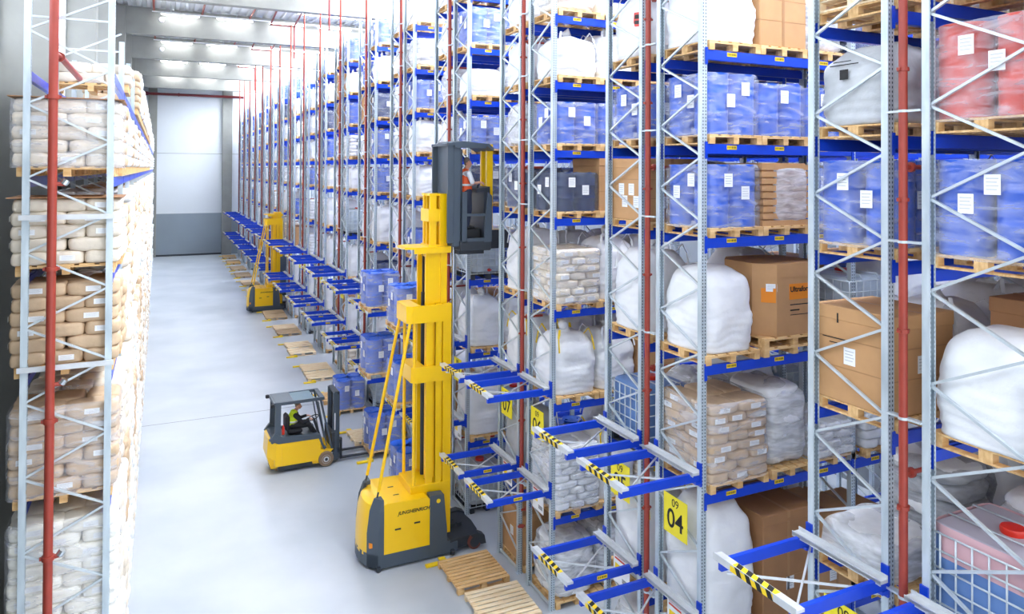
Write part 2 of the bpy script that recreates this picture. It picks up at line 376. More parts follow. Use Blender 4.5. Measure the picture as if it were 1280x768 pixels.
def bigbag_parts(w=.98, d=1.1, h=1.3, m='bag', seed=0, loops='bag', spout=True, lean=0.):
    def mk():
        def prof(t):
            k = .965+.05*math.sin(min(1, t*1.35)*PI)
            if t > .7: k -= .42*((t-.7)/.3)**2.2
            return k if t < .985 else k*.72
        b = MB(); b.loft(w*.985, d*.985, 0, h, prof, 4.8, 52, 40, .05, 3.0, seed*2.3, .009)
        body = b.mesh('bag_body', M[m], True)
        sp = MB(); rr = random.Random(seed); 
        pts = [(lean, 0, h-.06), (lean+.02, .01, h+.02), (lean+rr.uniform(-.05, .05), rr.uniform(-.05, .05), h+.1), (lean+rr.uniform(-.12, .12), rr.uniform(-.1, .1), h+.14)]
        sp.tube(pts, .1, 9, rs=[.2, .09, .06, .1]); spm = sp.mesh('filling_spout', M[m], True)
        lp = []
        for sx in (-1, 1):
            for sy in (-1, 1):
                q = MB(); x0, y0 = sx*w*.36+lean, sy*d*.36
                ho = rr.uniform(.02, .12)
                for a, bb in zip([(x0+sx*w*.05, y0+sy*d*.11, h*.72), (x0+sx*w*.03, y0+sy*.05, h*.95), (x0-sx*.02, y0, h+ho)], [(x0+sx*w*.03, y0+sy*.05, h*.95), (x0-sx*.02, y0, h+ho), (x0-sx*.08, y0-sy*.12, h*.95)]):
                    q.bar(a, bb, .045, .008)
                lp.append(q.mesh('lifting_loop', M[loops]))
        return body, spm, lp
    body, spm, lp = cached(('bb', w, d, h, m, seed, loops, lean), mk)
    ps = [('bag_body', body)]
    if spout: ps.append(('filling_spout', spm))
    if spout or loops == 'lemon': ps += [('lifting_loop', q) for q in lp]
    return ps
def box_parts(w, d, h, m='card', labels=2, seed=0, band=True):
    def mk():
        b = MB(); b.box(-w/2, w/2, -d/2, d/2, 0, h, bev=.012); 
        return b.mesh('carton_body', M[m])
    def mk2():
        b = MB(); b.box(-w/2-.008, w/2+.008, -d/2-.008, d/2+.008, h-.16, h+.004, bev=.01); b.box(-.03, .03, -d/2-.009, d/2+.009, h-.1, h+.006, 1)
        return b.mesh('carton_lid', [M[m], M['tape']])
    def mk3():
        b = MB()
        for z in (h*.36, h*.66): b.box(-w/2-.003, w/2+.003, -d/2-.003, d/2+.003, z, z+.012)
        b.box(-.025, .025, -d/2-.004, d/2+.004, .0, h-.16)
        return b.mesh('carton_tape', M['tape'])
    ps = [('carton_body', cached(('cb', w, d, h, m), mk)), ('carton_lid', cached(('cl', w, d, h, m), mk2)), ('carton_tape', cached(('ct', w, d, h), mk3))]
    ps += rect_labels(w-.02, d-.02, [h*.3, h*.5], seed=seed, n=labels)
    return ps
def octabin_parts(w, d, h):
    def pts(g):
        a, b, c = w/2+g, d/2+g, .26
        return [(-a+c, -b), (a-c, -b), (a, -b+c), (a, b-c), (a-c, b), (-a+c, b), (-a, b-c), (-a, -b+c)]
    b = MB(); b.prism(pts(0), 0, h, 'z'); l = MB(); l.prism(pts(.012), h-.2, h+.01, 'z')
    ps = [('carton_body', b.mesh('carton_body', M['card'])), ('carton_lid', l.mesh('carton_lid', M['card']))]
    o = MB(); o.box(-.12, w/2-.27, -d/2-.004, -d/2-.001, h*.5, h*.72)
    ps.append(('printed_panel', o.mesh('printed_panel', M['orange']), (0, 0, 0), (0, 0, 0), 'orange printed panel', [('lettering', text_mesh('Ultraform', .115, M['ink'], bold=.003), (.13, -d/2-.006, h*.64), (PI/2, 0, 0))]))
    ps.append(('printed_mark', MB().box(-.1, .3, -d/2-.003, -d/2-.001, h*.42, h*.435).box(-.1, .3, -d/2-.003, -d/2-.001, h*.28, h*.29).box(-.1, .1, -d/2-.003, -d/2-.001, h*.34, h*.36).mesh('printed_mark', M['ink'])))
    o2 = MB(); o2.box(-.05, .17, -.003, 0, -h*.1, h*.1)
    a = math.atan2(.26, .26)
    ps.append(('printed_panel', o2.mesh('printed_panel', M['orange']), (-w/2+.128, -d/2+.128, h*.57), (0, 0, -PI/4), 'orange printed panel'))
    ps.append(('paper_label', label_mesh(.17, .12), (-w/2+.2, -d/2+.05, h*.68), (0, 0, -PI/5)))
    return ps
def ibc_parts(w=1.0, d=1.15, h=1.16, m='plast', cap='capred', two=None):
    def mk():
        z0 = .16; t = MB(); t.blob(0, 0, z0+(h-z0-.04)/2, w-.07, d-.07, h-z0-.04, 12, 8)
        tank = t.mesh('inner_tank', M[m], 'auto')
        up = None
        if two:
            u = MB(); u.loft(w-.06, d-.06, h-.36, .33, lambda t: 1., 10, 40, 4, top=False); up = u.mesh('tank_band', M[two], True)
        c = MB(); r = .011; nx, ny = 6, 7
        for i in range(ny+1):
            y = -d/2+d*i/ny
            for x in (-w/2, w/2): c.tube([(x, y, .14), (x, y, h-.1)], r, 6)
        for i in range(1, nx):
            x = -w/2+w*i/nx
            for y in (-d/2, d/2): c.tube([(x, y, .14), (x, y, h-.1)], r, 6)
        for k in range(6):
            z = .16+(h-.27)*k/5
            for a, b in (((-w/2, -d/2), (w/2, -d/2)), ((w/2, -d/2), (w/2, d/2)), ((w/2, d/2), (-w/2, d/2)), ((-w/2, d/2), (-w/2, -d/2))):
                c.tube([(a[0], a[1], z), (b[0], b[1], z)], r, 6)
        for x in (-w*.2, w*.2): c.tube([(x, -d/2, h-.11), (x, -d/2+.04, h-.01), (x, d/2-.04, h-.01), (x, d/2, h-.11)], r, 6)
        cg = c.mesh('wire_cage', M['galv'], True)
        k = MB(); k.lathe([(.115, h-.04), (.12, h+.01), (.11, h+.03), (.02, h+.035)], n=20); cp = k.mesh('screw_cap', M[cap], 'auto')
        p = MB()
        for x in (-w/2, -.06, w/2-.12):
            p.box(x, x+.12, -d/2, d/2, 0, .02)
            for y in (-d/2, -.07, d/2-.14): p.box(x, x+.12, y, y+.14, .02, .12)
        p.box(-w/2, w/2, -d/2, d/2, .12, .14)
        pp = p.mesh('tank_base', M['dark'])
        v = MB(); v.tube([(0, -d/2-.01, .24), (0, -d/2+.08, .24)], .04, 10); v.box(-.06, .06, -d/2-.03, -d/2-.01, .23, .25)
        vv = v.mesh('outlet_valve', M['capred'])
        return tank, up, cg, cp, pp, vv
    tank, up, cg, cp, pp, vv = cached(('ibc', w, d, h, m, cap, two), mk)
    ps = [('inner_tank', tank), ('wire_cage', cg), ('screw_cap', cp), ('tank_base', pp), ('outlet_valve', vv)]
    if up: ps += [('tank_band', up, (0, 0, 0), (0, 0, 0), 'pinkish upper tank wall'), ('tank_top', cached(('ttop', w, d, h), lambda: MB().box(-w/2+.06, w/2-.06, -d/2+.06, d/2-.06, h-.06, h-.035, bev=.01).mesh('tank_top', M['ibctop'])))]
    return ps
def bundle_parts(w, d, h, seed=0, m='sackw', film='filmw', amp=.07):
    def mk():
        b = MB(); r = random.Random(seed); n = max(2, int(h/.2))
        for i in range(n):
            b.blob(r.uniform(-.04, .04), r.uniform(-.04, .04), h*(i+.5)/n, w*r.uniform(.86, .96), d*r.uniform(.86, .96), h/n*1.15, 3.5, 8, .03, 5., seed+i)
        return b.mesh('bundle_contents', M[m], True)
    def mk2():
        b = MB(); b.blob(0, 0, h/2, w, d, h*1.03, 4.5, 14, amp, 3.2, seed+9.)
        return b.mesh('film_hood', M[film], True)
    return [('bundle_contents', cached(('bc', w, d, h, seed, m), mk)), ('film_hood', cached(('bh', w, d, h, seed, film, amp), mk2))]
def sleeve_parts(w, d, h, n=9):
    ps = [('pallet', pallet_parts(w, 1.16)[0])]
    b = MB(); rnd = random.Random(5)
    for i in range(n):
        z0 = PALH + h*i/n; x = .02*math.sin(i*.7)
        b.hexa([(-w/2+x, -d/2, z0), (w/2+x, -d/2, z0), (w/2+x, d/2, z0), (-w/2+x, d/2, z0)], [(-w/2+x, -d/2, z0+h/n*.78), (w/2+x, -d/2, z0+h/n*.78), (w/2+x, d/2, z0+h/n*.78), (-w/2+x, d/2, z0+h/n*.78)])
        b.box(-w/2+x+.03, w/2+x-.03, -d/2+.03, d/2-.03, z0+h/n*.78, z0+h/n)
    ps.append(('folded_sleeves', b.mesh('folded_sleeves', M['card'])))
    f = MB(); f.blob(.12, 0, PALH+h/2, w-.2, d+.03, h, 9, 10, .012, 6, 3); ps.append(('stretch_film', f.mesh('stretch_film', M['filmw'], True)))
    return ps
ADJ = {}
def place(kind, x, y, z, label, group=None, rz=0., near=True, **kw):
    """one load in the store; bags, cartons and bundles stand on a pallet that is a thing of its own"""
    seed = kw.pop('seed', 0)
    if kind == 'drums':
        t = thing('drum_load', label, 'drums', (x, y, z), rz, group); tree(t, drums(seed=seed % 4, **{**dict(labels=2 if near else 1), **kw})); return t
    if kind == 'sacks':
        t = thing('sack_load', label, 'sacks', (x, y, z), rz, group); tree(t, sacks(seed=seed % 3, detail=near, **kw)); return t
    if kind == 'sleeves':
        t = thing('sleeve_stack', label, 'cardboard', (x, y, z), rz, group); tree(t, sleeve_parts(kw['w'], kw['d'], kw['h'])); return t
    if kind == 'ibc':
        t = thing('liquid_container', label, 'container', (x, y, z), rz, group); tree(t, ibc_parts(**kw)); return t
    pl = kw.pop('pallet', True); pw = kw.pop('pw', min(kw.get('w', 1.), 1.0)); pd = kw.pop('pd', 1.16)
    z0 = z
    if pl:
        add_pallet(x, y, z, pw, pd, 'wooden pallet under the load, '+label.split(', ', 1)[-1], group and 'pallets under '+group, m=kw.pop('palm', 'wood')); z0 = z+PALH+.001
    if kind == 'bag':
        t = thing('bulk_bag', label, 'bag', (x, y, z0), rz, group); tree(t, bigbag_parts(seed=seed % 5, **kw))
    elif kind == 'box':
        t = thing('large_carton', label, 'box', (x, y, z0), rz, group); tree(t, box_parts(seed=seed % 3, **kw))
    elif kind == 'octabin':
        t = thing('octagonal_carton', label, 'box', (x, y, z0), rz, group); tree(t, octabin_parts(**kw))
    elif kind == 'bundle':
        t = thing('wrapped_bundle', label, 'bundle', (x, y, z0), rz, group); tree(t, bundle_parts(seed=seed % 5, **kw))
    return t
NW = ['zero','one','two','three','four','five','six','seven','eight','nine','ten','eleven','twelve','thirteen','fourteen','fifteen','sixteen','seventeen','eighteen','nineteen','twenty']+['twenty-'+w for w in ('one','two','three','four','five','six')]
# ------------------------------------------------------------------ racks
def upright_mesh(h):
    def mk():
        # channel, web at y=0 facing -y, flanges running to y=.085, lips turned in
        p = [(-.05, 0), (.05, 0), (.05, .085), (.026, .085), (.026, .079), (.044, .079), (.044, .007), (-.044, .007), (-.044, .079), (-.026, .079), (-.026, .085), (-.05, .085)]
        b = MB(); b.prism(p, 0, h, 'z'); b.box(-.07, .07, -.015, .1, 0, .01)
        return b.mesh('upright', M['up'])
    return cached(('upr', h), mk)
def brace_mesh(dy, dz, w=.034):
    def mk():
        b = MB(); b.bar((0, 0, 0), (0, dy, dz), w, .028); return b.mesh('diagonal_brace', M['galv'])
    return cached(('br', round(dy, 3), round(dz, 3), w), mk)
ZB0 = .41
def frame(root, x, h=RTOP, single=False):
    """one upright frame in the y-z plane at x"""
    ob('upright', upright_mesh(h), root, (x, 0, 0))
    ob('upright', upright_mesh(h), root, (x, FD, 0), (0, 0, PI))
    a, c = .05, FD-.05
    def segs():
        z = ZB0
        while z+.97 < h:
            yield (c-a, .485, a, z); yield (-(c-a), .485, c, z+.485); z += .97
    if single:
        def mk():
            b = MB()
            for dy, dz, y, z in segs(): b.bar((0, y, z), (0, y+dy, z+dz), .034, .028)
            return b.mesh('frame_bracing', M['galv'])
        ob('frame_bracing', cached(('fb', h), mk), root, (x, 0, 0))
        ob('cross_brace', brace_mesh(c-a, 0, .05), root, (x, a, .06))
    else:
        m0 = brace_mesh(c-a, 0, .05)
        for z in (.06, h-.1): ob('cross_brace', m0, root, (x, a, z))
        for dy, dz, y, z in segs(): ob('diagonal_brace', brace_mesh(dy, dz), root, (x, y, z))
def beam_mesh(L, h=.15):
    def mk():
        b = MB(); b.box(0, L, -.025, .025, -h, 0, bev=.004); b.box(0, L, .025, .045, -h, -.03); return b.mesh('load_beam', M['blue'])
    return cached(('beam', L, h), mk)
def conn_mesh():
    def mk():
        b = MB(); b.box(-.012, .0, -.035, .055, -.22, .03); b.box(-.05, 0, -.038, -.033, -.22, .03)
        for z in (-.18, -.1, -.02): b.box(-.04, -.02, -.042, -.036, z, z+.018)
        return b.mesh('beam_connector', M['blue'])
    return cached('conn', mk)
def loclabel():
    def mk():
        b = MB(); b.box(-.095, .095, -.002, 0, -.03, .03)
        rr = random.Random(3); x = -.085
        while x < .08:
            w = rr.uniform(.006, .014); b.box(x, x+w, -.003, -.002, -.016, .016, 1); x += w+rr.uniform(.006, .014)
        return b.mesh('location_label', [M['lemon'], M['ink']])
    return cached('loc', mk)
def rack(k, side, nb, single, levels=LV[1:]):
    y0 = rowY(k) + (0 if side == 'B' else FD+GAP)
    num = 2*k if side == 'B' else 2*k+1
    if k <= 4: lab = 'grey steel pallet rack with blue beams behind the yellow sign number %s' % NW[num]
    else: lab = 'grey and blue pallet rack, %s half of the %s double row from the front' % ('near' if side == 'B' else 'far', ORD[k])
    root = thing('pallet_rack', lab, 'rack', (XF, y0, 0), 0, 'double rows of pallet racks')
    for i in range(nb+1): frame(root, .05+i*BAY, RTOP, single or i > 0)
    ys = (0.02, FD-.02)
    for i in range(nb):
        for z in levels:
            for j, y in enumerate(ys):
                L = BAY-.1
                front = (j == 0) == (side == 'B')
                o = ob('load_beam', beam_mesh(L), root, (.1+i*BAY + (0 if j == 0 else L), y, z), (0, 0, 0 if j == 0 else PI))
                if k <= 8 and i == 0:
                    ob('beam_connector', conn_mesh(), o, (0, 0, 0))
                    c = ob('beam_connector', conn_mesh(), o, (L, 0, 0)); c.scale = (-1, 1, 1)
                if front and k <= 9:
                    for q in range(3):
                        ob('location_label', loclabel(), o, ((SLOT0-.02-XF-.1+.965*q) if j == 0 else L-(SLOT0-.02-XF-.1+.965*q), -.026, -.05))
    return root
def sign_thing(k, side):
    num = 2*k if side == 'B' else 2*k+1
    y0 = rowY(k) + (0 if side == 'B' else FD+GAP)
    b = MB(); b.box(-.004, .004, -.28, .28, -.3, .3)
    me = cached('signplate', lambda: b.mesh('sign_plate', M['sign']))
    t = thing('aisle_sign', 'yellow plate with black number %s on the rack end' % NW[num], 'sign', (XF-.035, y0+.545, 3.62), 0, None)
    ob('sign_plate', me, t)
    ob('lettering', cached(('tx', '09'), lambda: text_mesh('09', .17, M['ink'])), t, (-.006, 0, .19), (PI/2, 0, -PI/2))
    ob('lettering', text_mesh('%02d' % num, .4, M['ink'], bold=.004), t, (-.006, 0, -.07), (PI/2, 0, -PI/2))
def load_plate(k, side):
    y0 = rowY(k) + (0 if side == 'B' else FD+GAP)
    def mk():
        b = MB(); b.box(-.003, .003, -.24, .24, -.33, .33, 0)
        b.box(-.005, -.003, -.24, .24, .25, .31, 1); b.box(-.005, -.003, -.1, .2, .13, .16, 2); b.box(-.005, -.003, -.1, .2, .07, .1, 2); b.box(-.005, -.003, .02, .19, -.15, .0, 3)
        for i in range(4): b.box(-.005, -.003, -.2, -.02, -.2-.02*i, -.19-.02*i, 4)
        return b.mesh('safety_notice', [M['paper'], M['blue'], M['capred'], M['lemon'], M['ink']])
    thing('safety_notice', 'white safety notice with red and yellow marks below sign number %s' % NW[2*k if side == 'B' else 2*k+1], 'notice', (XF-.03, y0+.5, 2.15), 0, None, cached('sn', mk))
# pick-up and drop station hung on the rack end
XT = 5.77
def station(k, side, z, lo):
    y0 = rowY(k) + (0 if side == 'B' else FD+GAP)
    which = 'lower' if lo else 'upper'
    num = 2*k if side == 'B' else 2*k+1
    t = thing('transfer_station', '%s blue cantilever pallet station, %s half of the %s double row' % (which, 'near' if side == 'B' else 'far', ORD[k]), 'station', (XT, y0, z), 0, 'pallet transfer stations at the rack ends')
    L = XF-XT
    arm = cached('arm', lambda: MB().box(.02, L, -.03, .03, -.16, -.03, bev=.004).mesh('cantilever_arm', M['blue']))
    for y in (.03, FD-.03):
        a = ob('cantilever_arm', arm, t, (0, y, 0))
        pl = cached('armplate', lambda: MB().box(L-.02, L+.012, -.045, .045, -.24, .1).box(L-.1, L, -.04, .04, -.2, -.16).mesh('mounting_plate', M['blue']))
        ob('mounting_plate', pl, a)
        if y > .5: continue
        if k < 10 and (lo or side == 'A' and k > 3): ob('location_label', loclabel(), a, (L*.48, -.034, -.09))
    rail = cached('prail', lambda: MB().box(-.06, .06, -.06, FD+.06, -.035, 0).box(-.06, -.052, -.06, FD+.06, 0, .02).box(-.06, -.052, -.06, FD+.06, -.06, -.035).mesh('pallet_rail', M['rail']))
    rail2 = cached('prail2', lambda: MB().box(-.06, .06, -.06, FD+.06, -.035, 0).box(.05, .06, -.06, FD+.06, 0, .04).box(-.06, -.052, -.06, FD+.06, -.05, .012).mesh('pallet_rail', M['rail']))
    r1 = ob('pallet_rail', rail, t, (.06, 0, 0)); ob('pallet_rail', rail2, t, (L-.14, 0, 0))
    def mkt():
        b = MB(); b.box(-.063, .05, .25, .88, .0005, .003, 0); b.box(-.0635, -.061, .25, .88, -.06, .003, 0)
        for i in range(4):
            y = .28+i*.152
            b.add([(-.0645, y, .0205), (-.0645, y+.075, .0205), (-.0645, y+.035, -.06), (-.0645, y-.04, -.06)], [(0,1,2,3)], 1)
            b.hexa([(-.05, y, .003), (.05, y+.05, .003), (.05, y+.13, .003), (-.05, y+.075, .003)], [(-.05, y, .0045), (.05, y+.05, .0045), (.05, y+.13, .0045), (-.05, y+.075, .0045)], 1)
        return b.mesh('hazard_tape', [M['lemon'], M['ink']])
    ob('hazard_tape', cached('htape', mkt), r1)
    if k <= 7:
        for (a, b2) in (((.1, .06, -.17), (L-.02, FD-.06, -.17)), ((L-.02, .06, -.19), (.1, FD-.06, -.19))):
            ob('stiffener_rod', cached(('st', a, b2), lambda: MB().bar(a, b2, .022).mesh('stiffener_rod', M['rail'])), t)
    return t
def sprinkler(k):
    y = rowY(k)+FD+GAP/2; x = XF-.02
    t = thing('sprinkler_riser', 'red vertical sprinkler pipe in the %s double row from the front' % ORD[k], 'pipe', (x, y, 1.7), 0, 'red sprinkler risers')
    ob('pipe', cached('riser', lambda: MB().tube([(0, 0, 0), (0, 0, ROOF-2.2)], .045, 12).mesh('pipe', M['red'], 'auto')), t)
    cl = cached('clamp', lambda: MB().lathe([(.05, -.02), (.06, -.02), (.06, .02), (.05, .02)], n=14).box(-.08, -.06, -.02, .02, -.015, .015).box(.06, .08, -.02, .02, -.015, .015).mesh('pipe_coupling', M['red']))
    st = cached('strap', lambda: MB().box(-.01, .06, -.2, .2, -.012, .012).lathe([(.046, -.014), (.054, -.014), (.054, .014), (.046, .014)], n=14).mesh('pipe_strap', M['galv']))
    br = cached('branch', lambda: MB().tube([(0, 0, 0), (.5, 0, 0)], .026, 8).lathe([(.03, .10), (.055, .10), (.055, .14), (.03, .14)], axis='x', n=12).mesh('branch_pipe', M['red'], 'auto'))
    for i, z in enumerate(LV[1:]):
        if i in (0, 2, 4, 6): ob('branch_pipe', br, t, (0, 0, z-1.7-.35))
        ob('pipe_coupling', cl, t, (0, 0, z-1.7-.7)); 
        if k < 8: ob('pipe_strap', st, t, (0, 0, z-1.7+.25))
for k in range(1, NROW+1):
    nb = 3 if k <= 3 else (2 if k <= 8 else 1)
    for s in 'BA':
        rack(k, s, nb, k > 4)
        if k <= 12: sign_thing(k, s)
        if k <= 6: load_plate(k, s)
        station(k, s, 4.53, False); station(k, s, 2.49, True)
    sprinkler(k)
# ------------------------------------------------------------------ loads in the right-hand racks
LVN = ['floor', 'first beam', 'second beam', 'third beam', 'fourth beam', 'fifth beam', 'sixth beam', 'seventh beam', 'eighth beam']
PLN = ['aisle-end', 'second-place', 'third-place', 'fourth-place', 'fifth-place', 'sixth-place']
def where(k, s, l, i):
    return '%s level, %s, %s half of %s double row' % (LVN[l].replace(' beam', ''), PLN[i], 'near' if s == 'B' else 'far', ORD[k])
LOOK = dict(drums='film-wrapped blue drums on pallet', sacks='stacked sacks on pallet', bag='white bulk bag', box='brown carton', ibc='caged tank', bundle='milky film-wrapped bundle', octabin='brown octagonal carton', sleeves='brown folded cardboard sleeves in film')
def put(k, s, l, i, kind, look=None, dx=0., dy=0., **kw):
    y = rowY(k) + (0 if s == 'B' else FD+GAP) + FD/2
    x = SLOT0+.03+PITCH*i+(.1 if i > 2 else 0)+dx
    look = look or LOOK[kind]
    lb = '%s, %s' % (look, where(k, s, l, i))
    grp = {'drums': 'drum pallets in the racks', 'sacks': 'sack pallets in the racks', 'bag': 'bulk bags in the racks', 'box': 'cartons in the racks', 'ibc': 'caged tanks in the racks', 'bundle': 'film-wrapped bundles in the racks'}.get(kind)
    return place(kind, x, y+dy, LV[l]+.001, lb, grp, **kw)
done = set()
def P_(k, s, l, i, *a, **kw):
    done.add((k, s, l, i)); 
    if a: return put(k, s, l, i, *a, **kw)
# --- first double row (B nearest the camera)
P_(1, 'B', 5, 0, 'drums', 'red drums in clear film on pallet', w=1.02, m='drumr', lid='drumr', h=.98)
P_(1, 'B', 4, 0, 'drums', w=1.04, h=.98, seed=1)
P_(1, 'B', 3, 0, 'bag', w=1.08, d=1.16, h=1.12, seed=2, dx=.05, spout=False)
P_(1, 'B', 2, 0, 'ibc', 'blue caged tank with red cap', w=1.06, d=1.16, m='ibcblue', two='ibcpink')
P_(1, 'B', 6, 0, 'bundle', w=1., d=1.12, h=.9, seed=1)
P_(1, 'B', 3, 1, 'box', 'dark brown carton', w=.95, d=1.1, h=1.35, m='cardd')
P_(1, 'B', 4, 1, 'drums', w=.98); P_(1, 'B', 5, 1, 'drums', w=.98)
P_(1, 'B', 2, 1, 'bundle', w=1., d=1.1, h=1.1, seed=3)
P_(1, 'A', 5, 0, 'bag', 'grey printed bulk bag in film', w=1.02, d=1.1, h=.95, m='bagg', seed=1, spout=False)
P_(1, 'A', 4, 0, 'drums', w=1.02, h=.98, seed=2)
P_(1, 'A', 3, 0, 'box', 'tall cardboard carton marked 1', w=1.02, d=1.08, h=1.12, seed=1, labels=1, band=True)
P_(1, 'A', 2, 0, 'bundle', 'low white bundle under loose film', w=1., d=1.1, h=.42, seed=2, film='filmw', m='sackw')
P_(1, 'A', 1, 0, 'bundle', w=1., d=1.1, h=1.3, seed=4)
P_(1, 'A', 2, 1, 'bundle', 'smoky film-wrapped bundle', w=.98, d=1.1, h=1.1, seed=3, film='filmd')
P_(1, 'A', 3, 1, 'bag', h=1.15, w=.96, seed=3); P_(1, 'A', 4, 1, 'drums', w=.98); P_(1, 'A', 5, 1, 'bundle', w=.95, d=1.1, h=.95, seed=2)
P_(1, 'A', 6, 1, 'sacks', w=.98, m='sackw', n=5)
P_(1, 'A', 6, 0)
for j in range(4):
    add_pallet(SLOT0+.03, rowY(1)+FD+GAP+FD/2+.01*j, LV[6]+.002+j*.146, 1.0, 1.2, 'empty wooden pallet, %s from bottom of the stack high in the nearest rack' % ORD[j+1], 'stacked empty pallets', m='wood2' if j % 2 else 'wood')
# --- second double row, near half: the open face in the middle of the picture
P_(2, 'B', 6, 0, 'bag', w=1.06, d=1.14, h=1.08, seed=0, spout=False); P_(2, 'B', 6, 1, 'octabin', 'tall film-wrapped brown carton', w=.98, d=1.1, h=1.1) if False else P_(2, 'B', 6, 1, 'box', 'tall film-wrapped brown carton', w=.98, d=1.1, h=1.1, labels=0)
P_(2, 'B', 6, 2, 'bundle', w=.95, d=1.1, h=.9, seed=2)
P_(2, 'B', 5, 0, 'drums', w=1.02, h=.93, seed=0, dx=.02); P_(2, 'B', 5, 1, 'drums', w=.98, h=.82, seed=1, dx=.03, labels=1); P_(2, 'B', 5, 2, 'drums', w=.98, h=.8, seed=3, dx=.03)
P_(2, 'B', 4, 0, 'drums', w=1.04, h=.95, seed=3, dx=.04); P_(2, 'B', 4, 1, 'sleeves', w=.98, d=1.1, h=.98, dx=.06); P_(2, 'B', 4, 2, 'drums', w=.98, h=.9, seed=1, dx=.05)
P_(2, 'B', 3, 0, 'bag', w=1.0, d=1.14, h=1.25, seed=0, pw=1.04, dx=-.03, spout=False)
P_(2, 'B', 3, 1); P_(2, 'B', 3, 2)
_y = rowY(2)+FD/2
for j in range(2):
    add_pallet(9.06, _y, LV[3]+.002+j*.146, 1.3, 1.16, 'wooden pallet under octagonal carton, %s of two stacked' % ('lower', 'upper')[j], 'two pallets under the octagonal carton')
t = thing('octagonal_carton', 'brown octagonal carton with orange printed panels on two stacked pallets', 'box', (9.06, _y, LV[3]+.295)); tree(t, octabin_parts(1.28, 1.12, 1.12))
P_(2, 'B', 3, 3, 'ibc', 'pale caged tank beside octagonal carton', dx=-.15, w=1.0)
P_(2, 'B', 2, 0, 'sacks', 'brown paper sacks in eight layers', w=1.14, d=1.18, n=8, lh=.142, seed=0, dx=.1, jitter=.02, film='film')
P_(2, 'B', 2, 1, 'bundle', w=.86, d=1.1, h=1.22, seed=1, dx=.18, m='sackw'); P_(2, 'B', 2, 2, 'sacks', 'low stack of white sacks in film', w=.95, d=1.1, n=4, lh=.13, m='sackw', seed=1, dx=.16, film='film')
P_(2, 'B', 2, 3, 'sacks', w=.95, n=5, m='sackw', dx=.2)
P_(2, 'B', 1, 0, 'bag', w=1.04, d=1.14, h=1.85, seed=3, spout=False, dx=.0); P_(2, 'B', 1, 1, 'box', 'tall brown carton', w=1.05, d=1.1, h=1.6, m='cardd', dx=.12, labels=1); P_(2, 'B', 1, 2, 'box', 'brown carton', w=.9, d=1.1, h=1.3, m='card', dx=.2)
P_(2, 'B', 0, 0, 'bag', w=1., h=1.4, seed=4); P_(2, 'B', 0, 1, 'bundle', w=.95, d=1.1, h=1.2)
P_(2, 'B', 7, 0, 'bag', h=1.1, w=1.0, seed=2)
# far half of the second row, seen end-on through the frames
P_(2, 'A', 6, 0, 'bag', 'white bulk bag with red tag', w=1.02, h=1.12, seed=1); P_(2, 'A', 5, 0, 'drums', w=1.0, seed=2); P_(2, 'A', 4, 0, 'box', 'wide brown carton with white papers', w=1.0, d=1.12, h=1.05, labels=4)
P_(2, 'A', 3, 0, 'bag', w=1.02, h=1.38, seed=2); P_(2, 'A', 2, 0, 'ibc', 'blue caged tank', w=1.0, m='ibcblue'); P_(2, 'A', 1, 0, 'bag', 'round white bulk bag with yellow straps', w=1.02, h=1.55, loops='lemon', seed=3); P_(2, 'A', 0, 0, 'bundle', w=1., d=1.1, h=1.2)
for l in (2, 3, 4, 5, 6): P_(2, 'A', l, 1, random.Random(l).choice(['bundle', 'bag']), w=.95, d=1.1, h=1.0, seed=l)
# --- third double row
P_(3, 'B', 7, 0, 'bundle', 'pink-tinted film-wrapped bundle', w=1.0, d=1.12, h=.8, m='sackt', seed=1); P_(3, 'B', 7, 1, 'bag', h=1.0, seed=2)
P_(3, 'B', 6, 0, 'bag', 'white bulk bag gathered to a knot', w=1.02, d=1.12, h=.86, seed=1, m='sackw'); P_(3, 'B', 6, 1, 'bag', h=1.0, seed=4)
P_(3, 'B', 5, 0, 'drums', w=1.02, h=.86, seed=1); P_(3, 'B', 5, 1, 'drums', w=.98, h=.86, seed=2)
P_(3, 'B', 4, 0, 'drums', 'navy drums under dark film on pallet', w=1.02, h=.8, m='drumd', lid='drumd', film='filmd', seed=3); P_(3, 'B', 4, 1, 'box', 'brown carton', w=.98, d=1.1, h=1.1)
P_(3, 'B', 3, 0, 'sacks', 'pale kraft sacks in seven layers', w=1.04, d=1.2, n=7, lh=.155, m='sackt', seed=1, film='film', jitter=.02); P_(3, 'B', 3, 1, 'bag', h=1.3, seed=0)
P_(3, 'B', 2, 0, 'bag', 'white bulk bag with yellow lifting straps', w=1.02, h=1.22, seed=2, loops='lemon'); P_(3, 'B', 2, 1, 'bag', h=1.2, seed=3, dx=.03)
P_(3, 'B', 1, 0, 'sacks', 'white plastic sacks in nine layers', w=1.04, d=1.2, n=9, lh=.14, m='sackw', seed=0, film='film'); P_(3, 'B', 1, 1, 'bag', 'round white bulk bag', h=1.4, loops='lemon', seed=4)
P_(3, 'B', 0, 0, 'bundle', w=1.05, d=1.16, h=1.1, seed=4, amp=.1, m='sackw', film='filmw'); P_(3, 'B', 0, 1, 'bundle', w=.95, d=1.1, h=1.2, seed=2)
P_(3, 'A', 1, 0, 'bag', 'grey-white printed bulk bag', w=1.0, h=1.5, m='bagg', seed=2); P_(3, 'A', 2, 0, 'bag', 'white bulk bag with yellow straps', w=1., h=1.3, seed=3, loops='lemon'); P_(3, 'A', 3, 0, 'bag', w=1., h=1.4, seed=0)
P_(3, 'A', 4, 0, 'drums', 'navy drums under dark film on pallet', w=1., m='drumd', lid='drumd', seed=0); P_(3, 'A', 5, 0, 'bundle', w=1., d=1.1, h=.95, seed=0); P_(3, 'A', 6, 0, 'bag', h=1.05, seed=0); P_(3, 'A', 7, 0, 'bag', h=1., seed=1)
